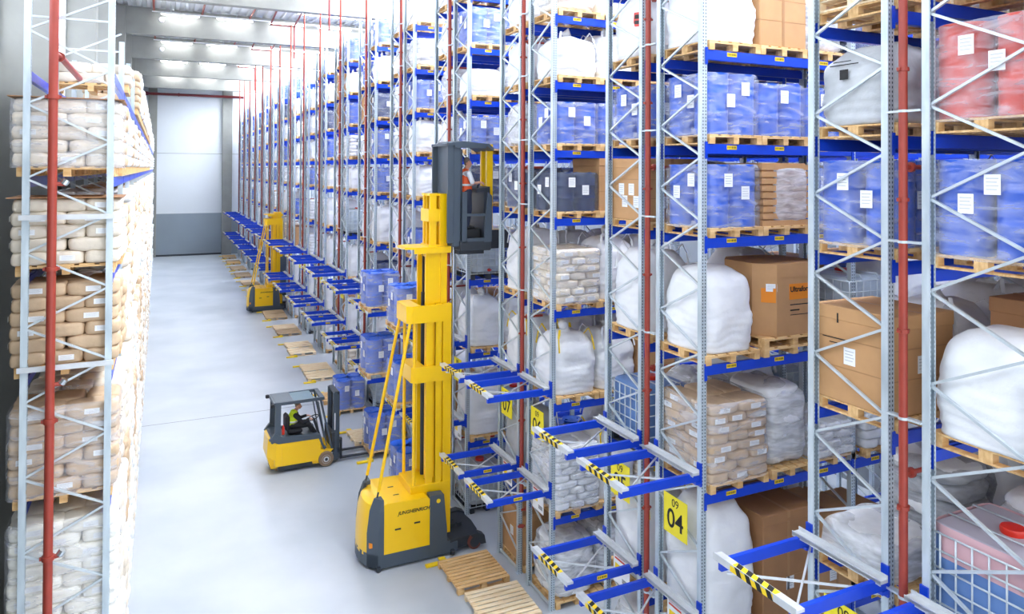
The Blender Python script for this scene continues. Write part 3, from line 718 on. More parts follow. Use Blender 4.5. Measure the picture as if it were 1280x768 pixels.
# --- fourth double row
P_(4, 'B', 7, 0, 'drums', 'bright blue unwrapped drums on pallet', w=1.06, h=.95, labels=2); P_(4, 'B', 7, 1, 'drums', 'bright blue drums on pallet', w=.98)
P_(4, 'B', 6, 0, 'bag', h=.75, w=1.02, seed=3, spout=False); P_(4, 'B', 5, 0, 'drums', w=1.02, h=.85, m='jug', seed=1); P_(4, 'B', 4, 0, 'drums', w=1., h=.95, m='drumd', lid='drumd', seed=0)
P_(4, 'B', 3, 0, 'ibc', w=1.04, h=1.2); P_(4, 'B', 2, 0, 'bag', 'white bulk bag in crumpled film', h=1.25, w=1.04, seed=1); P_(4, 'B', 1, 0, 'bag', 'straight-sided white bulk bag', h=1.45, w=1.04, seed=2); P_(4, 'B', 0, 0, 'ibc', 'grey caged tank', w=1., m='bagg')
P_(4, 'A', 7, 0, 'bag', h=1.0, seed=1); P_(4, 'A', 5, 0, 'bag', h=1.0, seed=3)
# --- fifth and sixth
P_(5, 'B', 7, 0, 'bundle', w=1., d=1.1, h=.9, seed=0); P_(5, 'B', 6, 0, 'drums', w=1.02, m='jug', seed=2, h=.9); P_(5, 'B', 5, 0, 'bag', h=1.05, seed=1); P_(5, 'B', 4, 0, 'bag', h=.98, seed=4); P_(5, 'B', 3, 0, 'drums', w=1., h=.8, seed=1)
P_(5, 'B', 2, 0, 'bag', h=1.35, seed=3); P_(5, 'B', 8, 0, 'bag', h=1.0, seed=2)
P_(6, 'B', 7, 0, 'bag', h=1.0, seed=0); P_(6, 'B', 6, 0, 'drums', 'navy drums under dark film on pallet', w=1., m='drumd', lid='drumd'); P_(6, 'B', 5, 0, 'drums', w=1., m='jug', seed=3); P_(6, 'B', 4, 0, 'drums', w=1., m='jug', seed=0); P_(6, 'B', 3, 0, 'bag', h=1.35, seed=1); P_(6, 'B', 2, 0, 'drums', 'navy drums under dark film on pallet', w=1., m='drumd', lid='drumd', seed=1, h=1.1)
# --- all the rest, by a fixed draw
rnd = random.Random(42)
for k in range(1, NROW+1):
    for s in 'BA':
        for l in range(0, 9):
            for i in range((6 if l in (2, 3, 4) else 4) if k <= 2 else (3 if k == 3 else (2 if k < 7 else 1))):
                if (k, s, l, i) in done: continue
                if k == 1 and l in (0, 7, 8): continue
                if k == 2 and l > 7: continue
                r = rnd.random(); sd = rnd.randrange(20); h = rnd.uniform(.85, 1.05) if l >= 4 else rnd.uniform(1.15, 1.4)
                near = k <= 2
                if l == 8 and r > .6: continue
                w = .98
                if l >= 4:
                    if r < .36: put(k, s, l, i, 'drums', w=w, h=.9, m=rnd.choice(['drum', 'jug', 'jug', 'drum']), seed=sd, near=near)
                    elif r < .43: put(k, s, l, i, 'drums', 'navy drums under dark film on pallet', w=w, h=.9, m='drumd', lid='drumd', seed=sd, near=near)
                    elif r < .70: put(k, s, l, i, 'bag', w=w, h=round(h, 1), seed=sd)
                    elif r < .84: put(k, s, l, i, 'sacks', 'white sacks in film on pallet', w=w, n=6, m='sackw', seed=sd, near=False)
                    elif r < .92: put(k, s, l, i, 'bundle', w=w, d=1.1, h=.9, seed=sd)
                    else: put(k, s, l, i, 'box', w=w, d=1.1, h=.95, seed=sd, labels=1)
                else:
                    if r < .55: put(k, s, l, i, 'bag', w=w, h=1.3 if l else 1.2, seed=sd)
                    elif r < .70: put(k, s, l, i, 'sacks', 'white sacks in film on pallet', w=w, n=7, m=rnd.choice(['sackw', 'sackt']), seed=sd, near=False)
                    elif r < .80: put(k, s, l, i, 'ibc', w=w)
                    elif r < .90: put(k, s, l, i, 'drums', w=w, h=.9, seed=sd, near=False)
                    else: put(k, s, l, i, 'box', w=w, d=1.1, h=1.1, seed=sd, labels=1)
# red printed tag on the high bag of rack 05, print on the carton marked 1, lettering on the bag of rack 07
def child_of(prefix):
    for o in bpy.data.objects:
        if o.parent is None and str(o.get('label', '')).startswith(prefix): return o
o = child_of('tall cardboard carton marked 1')
b = ob('printed_mark', text_mesh('1', .16, M['ink'], bold=.003), o, (-.518, .2, .98), (PI/2, 0, -PI/2))
b2 = ob('printed_mark', MB().box(-.2, .2, -.002, 0, -.006, .006).box(-.1, .02, -.002, 0, -.06, -.05).mesh('printed_mark', M['ink']), o, (-.513, .22, .74), (0, 0, -PI/2))
o = child_of('white bulk bag with red tag')
tg = ob('printed_tag', MB().box(-.13, .13, -.004, 0, -.12, .12, 0).box(-.1, .1, -.006, -.004, .01, .08, 1).box(-.1, .1, -.006, -.004, -.08, -.02, 1).mesh('printed_tag', [M['capred'], M['ink']]), o, (-.52, -.3, .62), (0, .12, -PI/2), 'red tag with dark print')
o = child_of('grey-white printed bulk bag')
ob('lettering', text_mesh('TPS', .18, M['ink'], bold=.004), o, (-.15, -.56, 1.15), (PI/2, 0, 0))
o = child_of('grey printed bulk bag in film')
ob('printed_mark', MB().box(-.2, .2, -.002, 0, .05, .062).box(-.15, .1, -.002, 0, .09, .1).box(-.06, .06, -.002, 0, -.12, 0).mesh('printed_mark', M['ink']), o, (-.53, .1, .66), (0, 0, -PI/2))
# --- loads waiting on the transfer stations and on the floor at the rack ends
def pd_load(k, s, z, what, seed, dx=0., dy=0.):
    y = rowY(k) + (0 if s == 'B' else FD+GAP) + FD/2+dy
    return place('drums', XT+.54+dx, y, z+.001, what, 'drum pallets at the rack ends', w=1.04, h=1.02, m='jug', lid='lid', film='film', seed=seed, labels=2)
pd_load(5, 'B', 4.53, 'film-wrapped blue drums on the upper station of the fifth row, leftmost high load', 0)
pd_load(4, 'A', 4.53, 'film-wrapped blue drums on the upper station, just left of the yellow mast', 1)
pd_load(5, 'B', 2.49, 'film-wrapped blue drums on the lower station below the leftmost high load', 2)
pd_load(4, 'A', 2.49, 'film-wrapped blue drums on the lower station behind the yellow mast stays', 3)
pd_load(6, 'B', 0., 'film-wrapped blue drums on the floor behind the small forklift mast', 1, dx=.1)
pd_load(4, 'A', 0., 'blue drums on the floor behind the large truck chassis', 3, dx=.15, dy=.2)
pd_load(5, 'B', 0.1, 'film-wrapped blue drums on a pallet held by the small forklift', 2, dx=.12)
# empty pallets lying on the floor in pairs and the yellow floor guides
gd = MB(); gd.box(0, .5, -.06, .06, 0, .05, bev=.01); gd.box(.34, .5, -.06, .16, .05, .07, bev=.005); gm = gd.mesh('floor_guide', M['lemon'])
rp = random.Random(5)
for k in range(3, NROW+1):
    y0 = rowY(k); nm = 'third' if k == 3 else ORD[k]
    for s, y, w_ in (('far', y0+1.85, 'wood'), ('near', y0+.53, 'wood2')):
        if (k, s) in ((4, 'far'), (5, 'near'), (6, 'near')): continue
        if k == 3: 
            add_pallet(6.3 if s == 'far' else 6.35, y+ (.05 if s=='far' else -.05), .001, 1.2, 1.22, 'empty pallet on the floor nearest the camera' if s == 'near' else 'empty pallet on the floor beside the large truck load wheels', 'empty pallets on the floor', 'x', 10 if s == 'far' else 9, 'wood' if s == 'far' else 'wood2', True, .01 if s == 'far' else -.03)
        else:
            add_pallet(6.3+rp.uniform(-.05, .05), y, .001, 1.2, 1.16, 'empty pallet on the floor, %s one at the %s rack row' % (s, nm), 'empty pallets on the floor', rp.choice('xx'), rp.choice([5, 7, 9]), rp.choice(['wood2', 'wood2', 'wood3', 'wood']), k < 7, rp.uniform(-.03, .03))
    for s, y in (('far', y0+2.62), ('near', y0-.14)):
        thing('floor_guide', 'yellow pallet guide on the floor at the %s corner of the %s rack row' % (s, nm), 'guide', (5.45, y, .001), 0, 'yellow floor guides', gm)
# ------------------------------------------------------------------ left-hand wall rack (runs away from the camera)
XL = -.6; YL = 11.95; LBAY = 3.02; NLB = 22; LTOP = 11.2
LL = [0., 2.3, 4.22, 6.02, 7.42, 8.8, 10.3]
root = thing('pallet_rack', 'tall grey pallet rack along the left wall with a red pipe at its end', 'rack', (XL, YL, 0))
def lup(h): return cached(('lup', h), lambda: upright_mesh(h))
for i in range(NLB+1):
    h = 13.4 if i == 0 else LTOP
    # frame stands in the x-z plane: uprights at x=-1.1 and x=0
    yo = i*LBAY
    ob('upright', upright_mesh(h), root, (0, yo+.05, 0), (0, 0, PI/2)); ob('upright', upright_mesh(h), root, (-FD, yo+.05, 0), (0, 0, -PI/2))
    if i < 2:
        z = .03; m0 = brace_mesh(FD-.1, 0, .03)
        while z+.5 < h:
            ob('diagonal_brace', brace_mesh(FD-.1, .5), root, (-.05, yo+.03, z), (0, 0, PI/2)) if True else None
            ob('diagonal_brace', brace_mesh(FD-.1, -.5), root, (-.05, yo+.03, z+1.03-.015), (0, 0, PI/2)); z += 1.03
        ob('cross_brace', m0, root, (-.05, yo+.03, 11.02), (0, 0, PI/2))
    else:
        def mk():
            b = MB(); z = .03
            while z+1.03 < LTOP: b.bar((-.05, .03, z), (-FD+.05, .03, z+.515), .034, .028); b.bar((-FD+.05, .03, z+.515), (-.05, .03, z+1.03), .034, .028); z += 1.03
            return b.mesh('frame_bracing', M['galv'])
        ob('frame_bracing', cached('lfb', mk), root, (0, yo, 0))
for i in range(NLB):
    for z in LL[1:]:
        ob('load_beam', beam_mesh(LBAY-.1), root, (-.02, .1+i*LBAY, z), (0, 0, PI/2))
        ob('load_beam', beam_mesh(LBAY-.1), root, (-FD+.02, i*LBAY+LBAY, z), (0, 0, -PI/2))
tie = MB().box(-FD-.03, .03, -.06, -.02, -.035, .035).mesh('guard_tie', M['rail'])
for z in (8.24, 6.16): ob('guard_tie', tie, root, (0, 0, z))
# red riser at its end with the inclined branch
t = thing('sprinkler_riser', 'red vertical sprinkler pipe in front of the left wall rack', 'pipe', (-1.33, YL-.14, 1.2))
ob('pipe', MB().tube([(0, 0, 0), (0, 0, 14.5)], .058, 16).mesh('pipe', M['red'], 'auto'), t)
for z in (8.24, 6.16, 4.3, 10.6): ob('pipe_coupling', MB().lathe([(.06, -.03), (.078, -.03), (.078, .03), (.06, .03)], n=16).box(-.1, -.07, -.02, .02, -.02, .02).box(.07, .1, -.02, .02, -.02, .02).mesh('pipe_coupling', M['red'], 'auto'), t, (0, 0, z-1.2-.7))
ob('branch_pipe', MB().tube([(0, .02, 9.3), (.06, .4, 9.28), (.12, 2.2, 9.2)], .045, 12).lathe([(.05, .25), (.07, .25), (.07, .3), (.05, .3)], axis='y', cz=9.29, cx=.04, n=14).mesh('branch_pipe', M['red'], 'auto'), t)
for z in (5.95, 3.6, 8.7): ob('sprinkler_head', MB().tube([(0, 0, z-1.2), (.16, .02, z-1.2)], .03, 10).tube([(.13, .02, z-1.2), (.17, .02, z-1.14)], .05, 10, mi=1).mesh('sprinkler_head', [M['red'], M['chrome']]), t)
# sack pallets, three to a bay
rl = random.Random(11)
LK = {3: ('sackb', 'brown sacks', 6, .19, None), 2: ('sackb', 'film-hooded brown sacks', 6, .2, 'film'), 4: ('sackt', 'tan sacks with top sheet', 5, .185, None), 5: ('sackt', 'tan sacks in glossy film', 5, .19, 'film'), 1: ('sackc', 'white sacks in film', 8, .19, 'film'), 0: ('sackc', 'white sacks', 9, .19, None), 6: ('sackt', 'cream sacks', 6, .18, 'film')}
def left_load(i, q, l):
    m, lk, n, lh, fl = LK[l]
    if i > 0 or q > 0:
        m = rl.choice(['sackw', 'sackt', 'sackt', 'sackw', 'sackb']) ; fl = None
        n = n - rl.choice([0, 0, 1])
        if l == 6 and i == 1: n = 2
    y = YL+i*LBAY+.6+q*.95-.03
    w = 1.3; d = .92
    near = i == 0 and q == 0
    pl = ('first', 'second', 'third')[q]
    lb = '%s, %s, %s place of %s bay of left wall rack' % (lk if near else {'sackc': 'white sacks', 'sackw': 'white sacks', 'sackt': 'cream sacks', 'sackb': 'brown sacks'}[m], 'floor level' if l == 0 else ORD[l]+' level', pl, ORD[i+1])
    t = thing('sack_load', lb, 'sacks', (XL-FD/2-.01+(0.03 if not near else -.02), y, LL[l]+.001), 0, 'sack pallets in the left wall rack')
    if near: tree(t, sacks(w=1.32, d=.95, n=n, lh=lh, m=m, seed=0, film=fl, sheet=l in (4, 5), jitter=.02))
    else: tree(t, sacks(w=1.28, d=.9, n=n, lh=lh, m=m, seed=rl.randrange(3), detail=False, jitter=.03, sheet=False))
for i in range(12):
    for l in range(7):
        for q in range(3):
            if l == 6 and i < 3 and not (i == 1 and q == 0): continue
            left_load(i, q, l)
# the pallets beyond the twelfth bay, slivers in the photograph
b = MB()
for i in range(12, NLB):
    for l in range(7):
        for q in range(3):
            y = YL+i*LBAY+.57+q*.95
            b.box(XL-FD-.05, XL+.05, y-.44, y+.44, LL[l], LL[l]+.12)
            n = 4 if l in (4, 5) else 5
            for j in range(n): b.blob(XL-FD/2+rl.uniform(-.03, .03), y, LL[l]+.26+j*.23, 1.28, .9, .25, 3.6, 4, .03, 5., i+j+l)
o = thing('sack_load', 'rows of white sack pallets at the far end of the left rack', 'sacks', kind='stuff', me=b.mesh('far_sacks', M['sackw'], True))
# ------------------------------------------------------------------ people
def limb(b, pts, rs, n=10):
    """chain of capsules through pts; unioned later by a voxel remesh"""
    pts = [Vector(p) for p in pts]
    b.tube(pts, 0, n, rs=rs)
    for p, r in zip(pts, rs):
        b.lathe([(r*math.sin(a)+1e-4, -r*math.cos(a)) for a in [0.001, .5, 1., PI/2, 2.14, 2.64, 3.13]], p.x, p.y, n, 0, p.z)
def voxel(o, s, smooth=2):
    m = o.modifiers.new('skin', 'REMESH'); m.mode = 'VOXEL'; m.voxel_size = s; m.use_smooth_shade = True
    if smooth:
        q = o.modifiers.new('soft', 'SMOOTH'); q.iterations = smooth; q.factor = .5
def hand(b, wrist, d, up, side):
    """palm and five bent fingers; d = pointing direction, up = back of the hand, side=+1 thumb towards d x up"""
    w = Vector(wrist); d = Vector(d).normalized(); up = Vector(up); up = (up-d*up.dot(d)).normalized(); s = d.cross(up)*side
    limb(b, [w, w+d*.045], [.024, .026]); limb(b, [w+d*.05+s*.025, w+d*.085+s*.028], [.016, .014]); limb(b, [w+d*.05-s*.02, w+d*.085-s*.026], [.016, .013])
    limb(b, [w+d*.085+s*.028, w+d*.085-s*.028], [.013, .012])
    for i, L in enumerate((.07, .08, .074, .058)):
        a = w+d*.088+s*(.03-.02*i); e1 = a+(d*.75-up*.35).normalized()*L*.45; e2 = e1+(d*.25-up*.95).normalized()*L*.35; e3 = e2+(-d*.35-up*.85).normalized()*L*.25
        limb(b, [a, e1, e2, e3], [.0095, .009, .0082, .0075], 8)
    a = w+d*.035+s*.026; limb(b, [a, a+(d*.5+s*.7-up*.3).normalized()*.04, a+(d*.7+s*.7-up*.9).normalized()*.07], [.012, .0105, .009], 8)
def head(b, c, f):
    c = Vector(c); f = Vector(f).normalized(); s = f.cross(Vector((0,0,1))).normalized()
    b.lathe([(.074*math.sin(a)+1e-4, -.1*math.cos(a)) for a in [i*PI/8 for i in range(9)]], c.x-f.x*.012, c.y-f.y*.012, 14, 0, c.z+.02)
    limb(b, [c+f*.045+Vector((0,0,-.02)), c+f*.05+Vector((0,0,-.075))], [.05, .035])             # face and chin
    limb(b, [c+f*.085+Vector((0,0,.015)), c+f*.108+Vector((0,0,-.022))], [.01, .015], 8)            # nose
    limb(b, [c+f*.078+s*.022+Vector((0,0,-.055)), c+f*.078-s*.022+Vector((0,0,-.055))], [.01, .01], 8)   # lips
    limb(b, [c+f*.07+s*.04+Vector((0,0,.032)), c+f*.07-s*.04+Vector((0,0,.032))], [.014, .014], 8)  # brow
    for q in (-1, 1): limb(b, [c+s*q*.078+Vector((0,0,.018)), c+s*q*.08+Vector((0,0,-.02))], [.013, .01], 8)
def hairmesh(c, f):
    c = Vector(c); f = Vector(f); b = MB()
    b.lathe([(.082*math.sin(a)+1e-4, -.1*math.cos(a)) for a in [i*PI/8 for i in range(3, 9)]], c.x-f.x*.024, c.y-f.y*.024, 14, 0, c.z+.032)
    limb(b, [c-f*.05+Vector((0,0,.03)), c-f*.045+Vector((0,0,-.04))], [.06, .045]); return b
# ------------------------------------------------------------------ high-lift picker truck
def curve_side(pts, y0, y1, name, m):
    return MB().prism(pts, y0, y1, 'y').mesh(name, m)
def build_truck(loc, label, lift, full):
    """x forward, origin on the floor below the rear end, centre line y=0; lift = height of the cab above its lowest place"""
    t = thing('high_lift_truck', label, 'truck', loc)
    Y_, A_, D_ = M['yellow'], M['anth'], M['dark']
    # chassis skirt, side panels, rear cowl, corner posts
    b = MB(); b.prism([(.0, 0), (.02, -.25), (.1, -.5), (.3, -.73), (2.0, -.73), (2.0, .73), (.3, .73), (.1, .5), (.02, .25)], .06, .35, 'z'); b.box(1.9, 2.2, -.72, .72, .05, .3, bev=.02)
    ob('chassis', b.mesh('chassis', A_), t)
    b = MB(); b.prism([(.43, .34), (1.52, .34), (1.52, 1.38), (1.44, 1.44), (.5, 1.47), (.43, 1.45)], -.725, .725); b.prism([(.3, 1.3), (.5, 1.3), (.5, 1.47), (.34, 1.45)], -.5, .5)
    body = ob('battery_cover', b.mesh('battery_cover', Y_), t)
    for x in (.75, 1.2):
        for s in (-1, 1): ob('grip_slot', MB().box(x-.07, x+.07, -.004, .004, -.018, .018).mesh('grip_slot', M['black']), body, (0, s*.726, .86 if x < 1 else .92))
    ob('lettering', text_mesh('JUNGHEINRICH', .105, M['ink'], .25, bold=.003), body, (1.12, -.728, 1.2), (PI/2, 0, 0))
    for y in (-.35, .1): ob('grip_slot', MB().box(.75, .88, y, y+.03, 1.455, 1.466).mesh('grip_slot', D_), body)
    b = MB()
    n = 8; prof = []
    for i in range(n+1):
        a = -PI/2+PI*i/n; prof.append((.2-.2*math.cos(a)**.8 if abs(math.cos(a)) > 1e-6 else .2, .5*math.sin(a)))
    vs = []; fs = []
    for (zz, off, sc) in ((.28, .0, 1.), (.75, .01, 1.), (1.15, .05, .98), (1.38, .12, .95), (1.46, .26, .9)):
        for (px, py) in prof: vs.append((px+off, py*sc, zz))
    N = n+1
    for r in range(4):
        for i in range(n): fs.append((r*N+i, (r+1)*N+i, (r+1)*N+i+1, r*N+i+1))
    vs.append((.5, 0, 1.46)); c = len(vs)-1
    for i in range(n): fs.append((4*N+i, c, 4*N+i+1))
    b.add(vs, fs); b.box(.2, .5, -.45, .45, .36, 1.3)
    ob('rear_cowl', b.mesh('rear_cowl', Y_, 'auto'), t)
    for s in (-1, 1):
        b = MB()
        q0 = [(.1, .5), (.3, .73), (.43, .735), (.43, .46), (.2, .46)]; q1 = [(.16, .5), (.32, .71), (.43, .735), (.43, .46), (.25, .46)]; q2 = [(.26, .5), (.38, .66), (.43, .7), (.43, .46), (.32, .46)]
        vs = [(x, s*y, .06) for x, y in q0]+[(x, s*y, .8) for x, y in q0]+[(x, s*y, 1.3) for x, y in q1]+[(x, s*y, 1.55) for x, y in q2]
        fs = [(4, 3, 2, 1, 0), (15, 16, 17, 18, 19)]+[(r*5+i, r*5+(i+1) % 5, r*5+5+(i+1) % 5, r*5+5+i) for r in range(3) for i in range(5)]
        b.add(vs, fs)
        p = ob('corner_post', b.mesh('corner_post', A_), t)
        ob('tail_light', MB().box(.135, .2, -.035, .035, .5, .6).mesh('tail_light', M['orange']), p, (0, s*.58, 0))
        ob('front_pillar', MB().prism([(1.5, .1), (1.92, .1), (1.92, .6), (1.84, 1.44), (1.5, 1.46)], *sorted((s*.735, s*.5))).mesh('front_pillar', A_), t)
        ob('guide_roller', MB().lathe([(.01, 0), (.05, 0), (.05, .035), (.01, .035)], n=14).box(-.04, .04, -.05, .05, .04, .1).mesh('guide_roller', D_), t, (.3, s*.75, .03))
        ob('guide_roller', MB().lathe([(.01, 0), (.05, 0), (.05, .035), (.01, .035)], n=14).box(-.04, .04, -.05, .05, .04, .1).mesh('guide_roller', D_), t, (2.05, s*.76, .03))
    ob('switch_knob', MB().lathe([(.005, 0), (.05, 0), (.045, .012), (.02, .02)], axis='y', n=16).mesh('switch_knob', M['lemon']), t, (1.7, -.752, 1.32))
    b = MB(); b.lathe([(.005, 0), (.2, 0), (.2, .1), (.005, .1)], axis='y', n=20); 
    ob('drive_wheel', b.mesh('drive_wheel', M['black']), t, (.5, -.05, .2))
    # load arms and wheels
    b = MB(); b.prism([(2.0, -.72), (2.5, -.68), (2.78, -.45), (2.82, 0), (2.78, .45), (2.5, .68), (2.0, .72)], .12, .34, 'z'); b.box(2.1, 2.35, -.12, .12, .34, .4)
    b.box(2.4, 2.5, -.16, -.06, .34, .42); b.box(2.3, 2.38, .1, .2, .34, .4)
    ob('load_arm', b.mesh('load_arm', D_), t)
    for s in (-1, 1):
        w = ob('load_wheel', MB().lathe([(.02, -.06), (.17, -.06), (.175, -.03), (.175, .03), (.17, .06), (.02, .06)], axis='y', n=24).mesh('load_wheel', M['rust'], 'auto'), t, (2.62, s*.66, .178))
        ob('wheel_hub', MB().lathe([(.01, -.066), (.12, -.066), (.12, .066), (.01, .066)], axis='y', n=20).mesh('wheel_hub', D_), w)
        ob('wheel_cover', MB().prism([(2.78, .1), (2.9, .1), (2.86, .3), (2.7, .38), (2.5, .36)], *sorted((s*.55, s*.74)), 'y').mesh('wheel_cover', D_), t)
    # mast: outer, middle, inner stage
    if full: z1, z2, z3 = 5.78, 7.06, 8.35
    else: z1, z2, z3 = 5.78, 6.0, 6.15
    b = MB(); b.box(1.12, 2.1, -.46, .46, 1.38, 1.62, bev=.01)
    ob('mast_foot', b.mesh('mast_foot', Y_), t)
    for s in (-1, 1):
        b = MB(); b.box(1.72, 1.86, s*.42-.025, s*.42+.025, .4, z1); b.box(1.9, 2.1, s*.43-.025, s*.43+.025, .4, z1); b.box(1.8, 1.95, s*.36-.015, s*.36+.015, .4, z1); b.box(1.72, 1.76, *sorted((s*.44, s*.34)), .4, z1); b.box(2.06, 2.1, *sorted((s*.44, s*.32)), .4, z1)
        b.box(1.5, 1.66, s*.38-.03, s*.38+.03, 1.5, z1-.1)
        ob('outer_mast_rail', b.mesh('outer_mast_rail', Y_), t)
        ob('stay_tube', MB().tube([(1.22, s*.38, 1.55), (1.22, s*.38, 5.5)], .04, 10).mesh('stay_tube', Y_, 'auto'), t)
        st = ob('mast_stay', MB().tube([(.36, s*.5, 1.68), (1.12, s*.4, 5.42)], .038, 10).mesh('mast_stay', Y_, 'auto'), t)
        ob('stay_bolt', MB().tube([(.31, s*.5, 1.46), (.37, s*.5, 1.72)], .022, 8).lathe([(.04, 0), (.06, 0), (.05, .1), (.03, .12)], cx=.31, cy=s*.5, cz=1.4, n=10).mesh('stay_bolt', D_), st)
        ob('middle_mast_rail', MB().box(1.5, 1.9, s*.3-.03, s*.3+.03, 1.7, z2).box(1.86, 2.02, s*.3-.06, s*.3+.06, 1.7, z2).mesh('middle_mast_rail', Y_), t)
        b = MB(); b.box(1.62, 1.78, s*.24-.025, s*.24+.025, 3.0, z3); b.box(1.86, 2.04, s*.25-.05, s*.25+.05, 3., z3)
        ob('inner_mast_rail', b.mesh('inner_mast_rail', Y_), t)
        ob('lift_cylinder', MB().tube([(1.6, s*.14, 1.6), (1.6, s*.14, z1+.2)], .05, 12).tube([(1.6, s*.14, z1+.2), (1.6, s*.14, z2-.05)], .028, 10).mesh('lift_cylinder', M['dark'], 'auto'), t)
    for z, h in ((5.36, .4), (3.98, .36)):
        b = MB(); x0 = 1.02 if z > 5 else 1.14
        b.prism([(2.1, -.47), (2.1, -.405), (x0+.16, -.405), (x0+.06, -.34), (x0+.06, .34), (x0+.16, .405), (2.1, .405), (2.1, .47), (x0+.12, .47), (x0, .38), (x0, -.38), (x0+.12, -.47)], z, z+h, 'z')
        b.prism([(x0+.02, -.37), (x0+.13, -.45), (x0+.34, -.45), (x0+.34, .45), (x0+.13, .45), (x0+.02, .37)], z+h-.03, z+h-.005, 'z')
        ob('mast_collar', b.mesh('mast_collar', Y_), t)
    b = MB(); b.prism([(1.0, -.3), (1.2, -.42), (2.1, -.42), (2.1, .42), (1.2, .42), (1.0, .3)], z2, z2+.05, 'z'); b.box(1.2, 2.1, -.42, -.38, z2-.1, z2); ob('mast_plate', b.mesh('mast_plate', Y_), t)
    b = MB()
    b.box(1.6, 2.04, -.28, .28, z3-.05, z3)
    for z in (z3-.66, z3-1.5):
        b.box(1.58, 1.62, -.28, .28, z, z+.3); b.box(1.6, 2.04, -.285, -.26, z, z+.3)
    for y in (-.1, .08): b.box(1.59, 1.61, y, y+.03, z3-1.5, z3)
    ob('mast_crosshead', b.mesh('mast_crosshead', Y_), t)
    ob('hose_tube', MB().tube([(2.2, -.3, 2.0), (2.2, -.3, z3-.25)], .035, 10).mesh('hose_tube', M['chrome'], 'auto'), t)
    # cab (origin at its lowest place, raised by lift)
    cb = ob('cab', None, t, (0, 0, lift)) if False else None
    z = lift
    b = MB(); b.box(1.58+.5, 2.3, -.55, .55, z, z+2.5, bev=.03); b.box(2.3, 2.36, -.45, .45, z+.1, z+2.3)
    for y in (-.56, .5): b.box(1.95, 2.1, y, y+.06, z+.1, z+2.45)
    cab = ob('cab_back_wall', b.mesh('cab_back_wall', A_), t)
    b = MB(); b.prism([(1.95, z+2.44), (2.3, z+2.5), (3.0, z+2.44), (3.12, z+2.34), (3.12, z+2.28), (2.95, z+2.38), (2.3, z+2.42), (1.95, z+2.38)], -.6, .6); b.box(2.1, 2.9, -.62, -.56, z+2.34, z+2.42)
    ob('cab_roof', b.mesh('cab_roof', A_), t)
    b = MB(); b.box(2.25, 3.05, -.62, .62, z-.1, z+.14, bev=.02); b.box(2.3, 2.95, -.4, .4, z-.2, z-.1); ob('cab_floor', b.mesh('cab_floor', D_), t)
    ob('standing_step', MB().box(2.36, 2.85, -.42, .42, z+.14, z+.4, bev=.02).mesh('standing_step', M['black']), t)
    for s in (-1, 1):
        b = MB(); b.box(2.3, 2.42, s*.6-.02, s*.6+.02, z+.1, z+1.3); b.prism([(2.86, z+.1), (3.06, z+.1), (3.06, z+1.2), (2.96, z+1.28), (2.9, z+.7)], s*.6-.03, s*.6+.03)
        b.box(2.4, 2.9, s*.6-.02, s*.6+.02, z+.12, z+.2); b.box(2.4, 2.9, s*.6-.015, s*.6+.015, z+.72, z+.78)
        ob('side_gate', b.mesh('side_gate', A_), t)
    b = MB(); b.prism([(2.72, z+1.28), (3.06, z+1.34), (3.06, z+1.42), (2.72, z+1.36)], -.5, .5); b.box(2.9, 3.06, -.5, .5, z+.1, z+1.35)
    for y in (-.3, .3): b.box(2.78, 2.84, y-.03, y+.03, z+1.34, z+1.46)
    ob('control_console', b.mesh('control_console', D_), t)
    # auxiliary mast with turning forks
    for s in (-1, 1):
        ob('auxiliary_mast_rail', MB().box(3.1, 3.26, s*.17-.04, s*.17+.04, z+.2, z+2.45).mesh('auxiliary_mast_rail', Y_), t)
    ob('auxiliary_mast_cylinder', MB().tube([(3.2, 0, z+.3), (3.2, 0, z+2.2)], .035, 10).box(3.1, 3.26, -.2, .2, z+2.4, z+2.45).box(3.1, 3.26, -.2, .2, z+.2, z+.3).mesh('auxiliary_mast_cylinder', D_), t)
    b = MB(); b.box(3.05, 3.5, -.28, .28, z+.02, z+.24, bev=.02); b.box(3.3, 3.6, -.1, .1, z+.1, z+.34)
    ob('swivel_head', b.mesh('swivel_head', Y_), t)
    b = MB()
    for x in (3.2, 3.56): b.box(x-.05, x+.05, -.25, 1.0, z-.1, z-.06)
    b.box(3.1, 3.66, -.3, -.25, z-.1, z+.35); ob('fork_pair', b.mesh('fork_pair', D_), t)
    return t
build_truck((4.13, 16.72, 0), 'large yellow high-lift truck with raised dark cab, nearest the camera', 7.1, True)
build_truck((4.95, rowY(10)+2.6+1.0, 0), 'distant yellow high-lift truck with lowered mast between the floor pallets', .9, False)
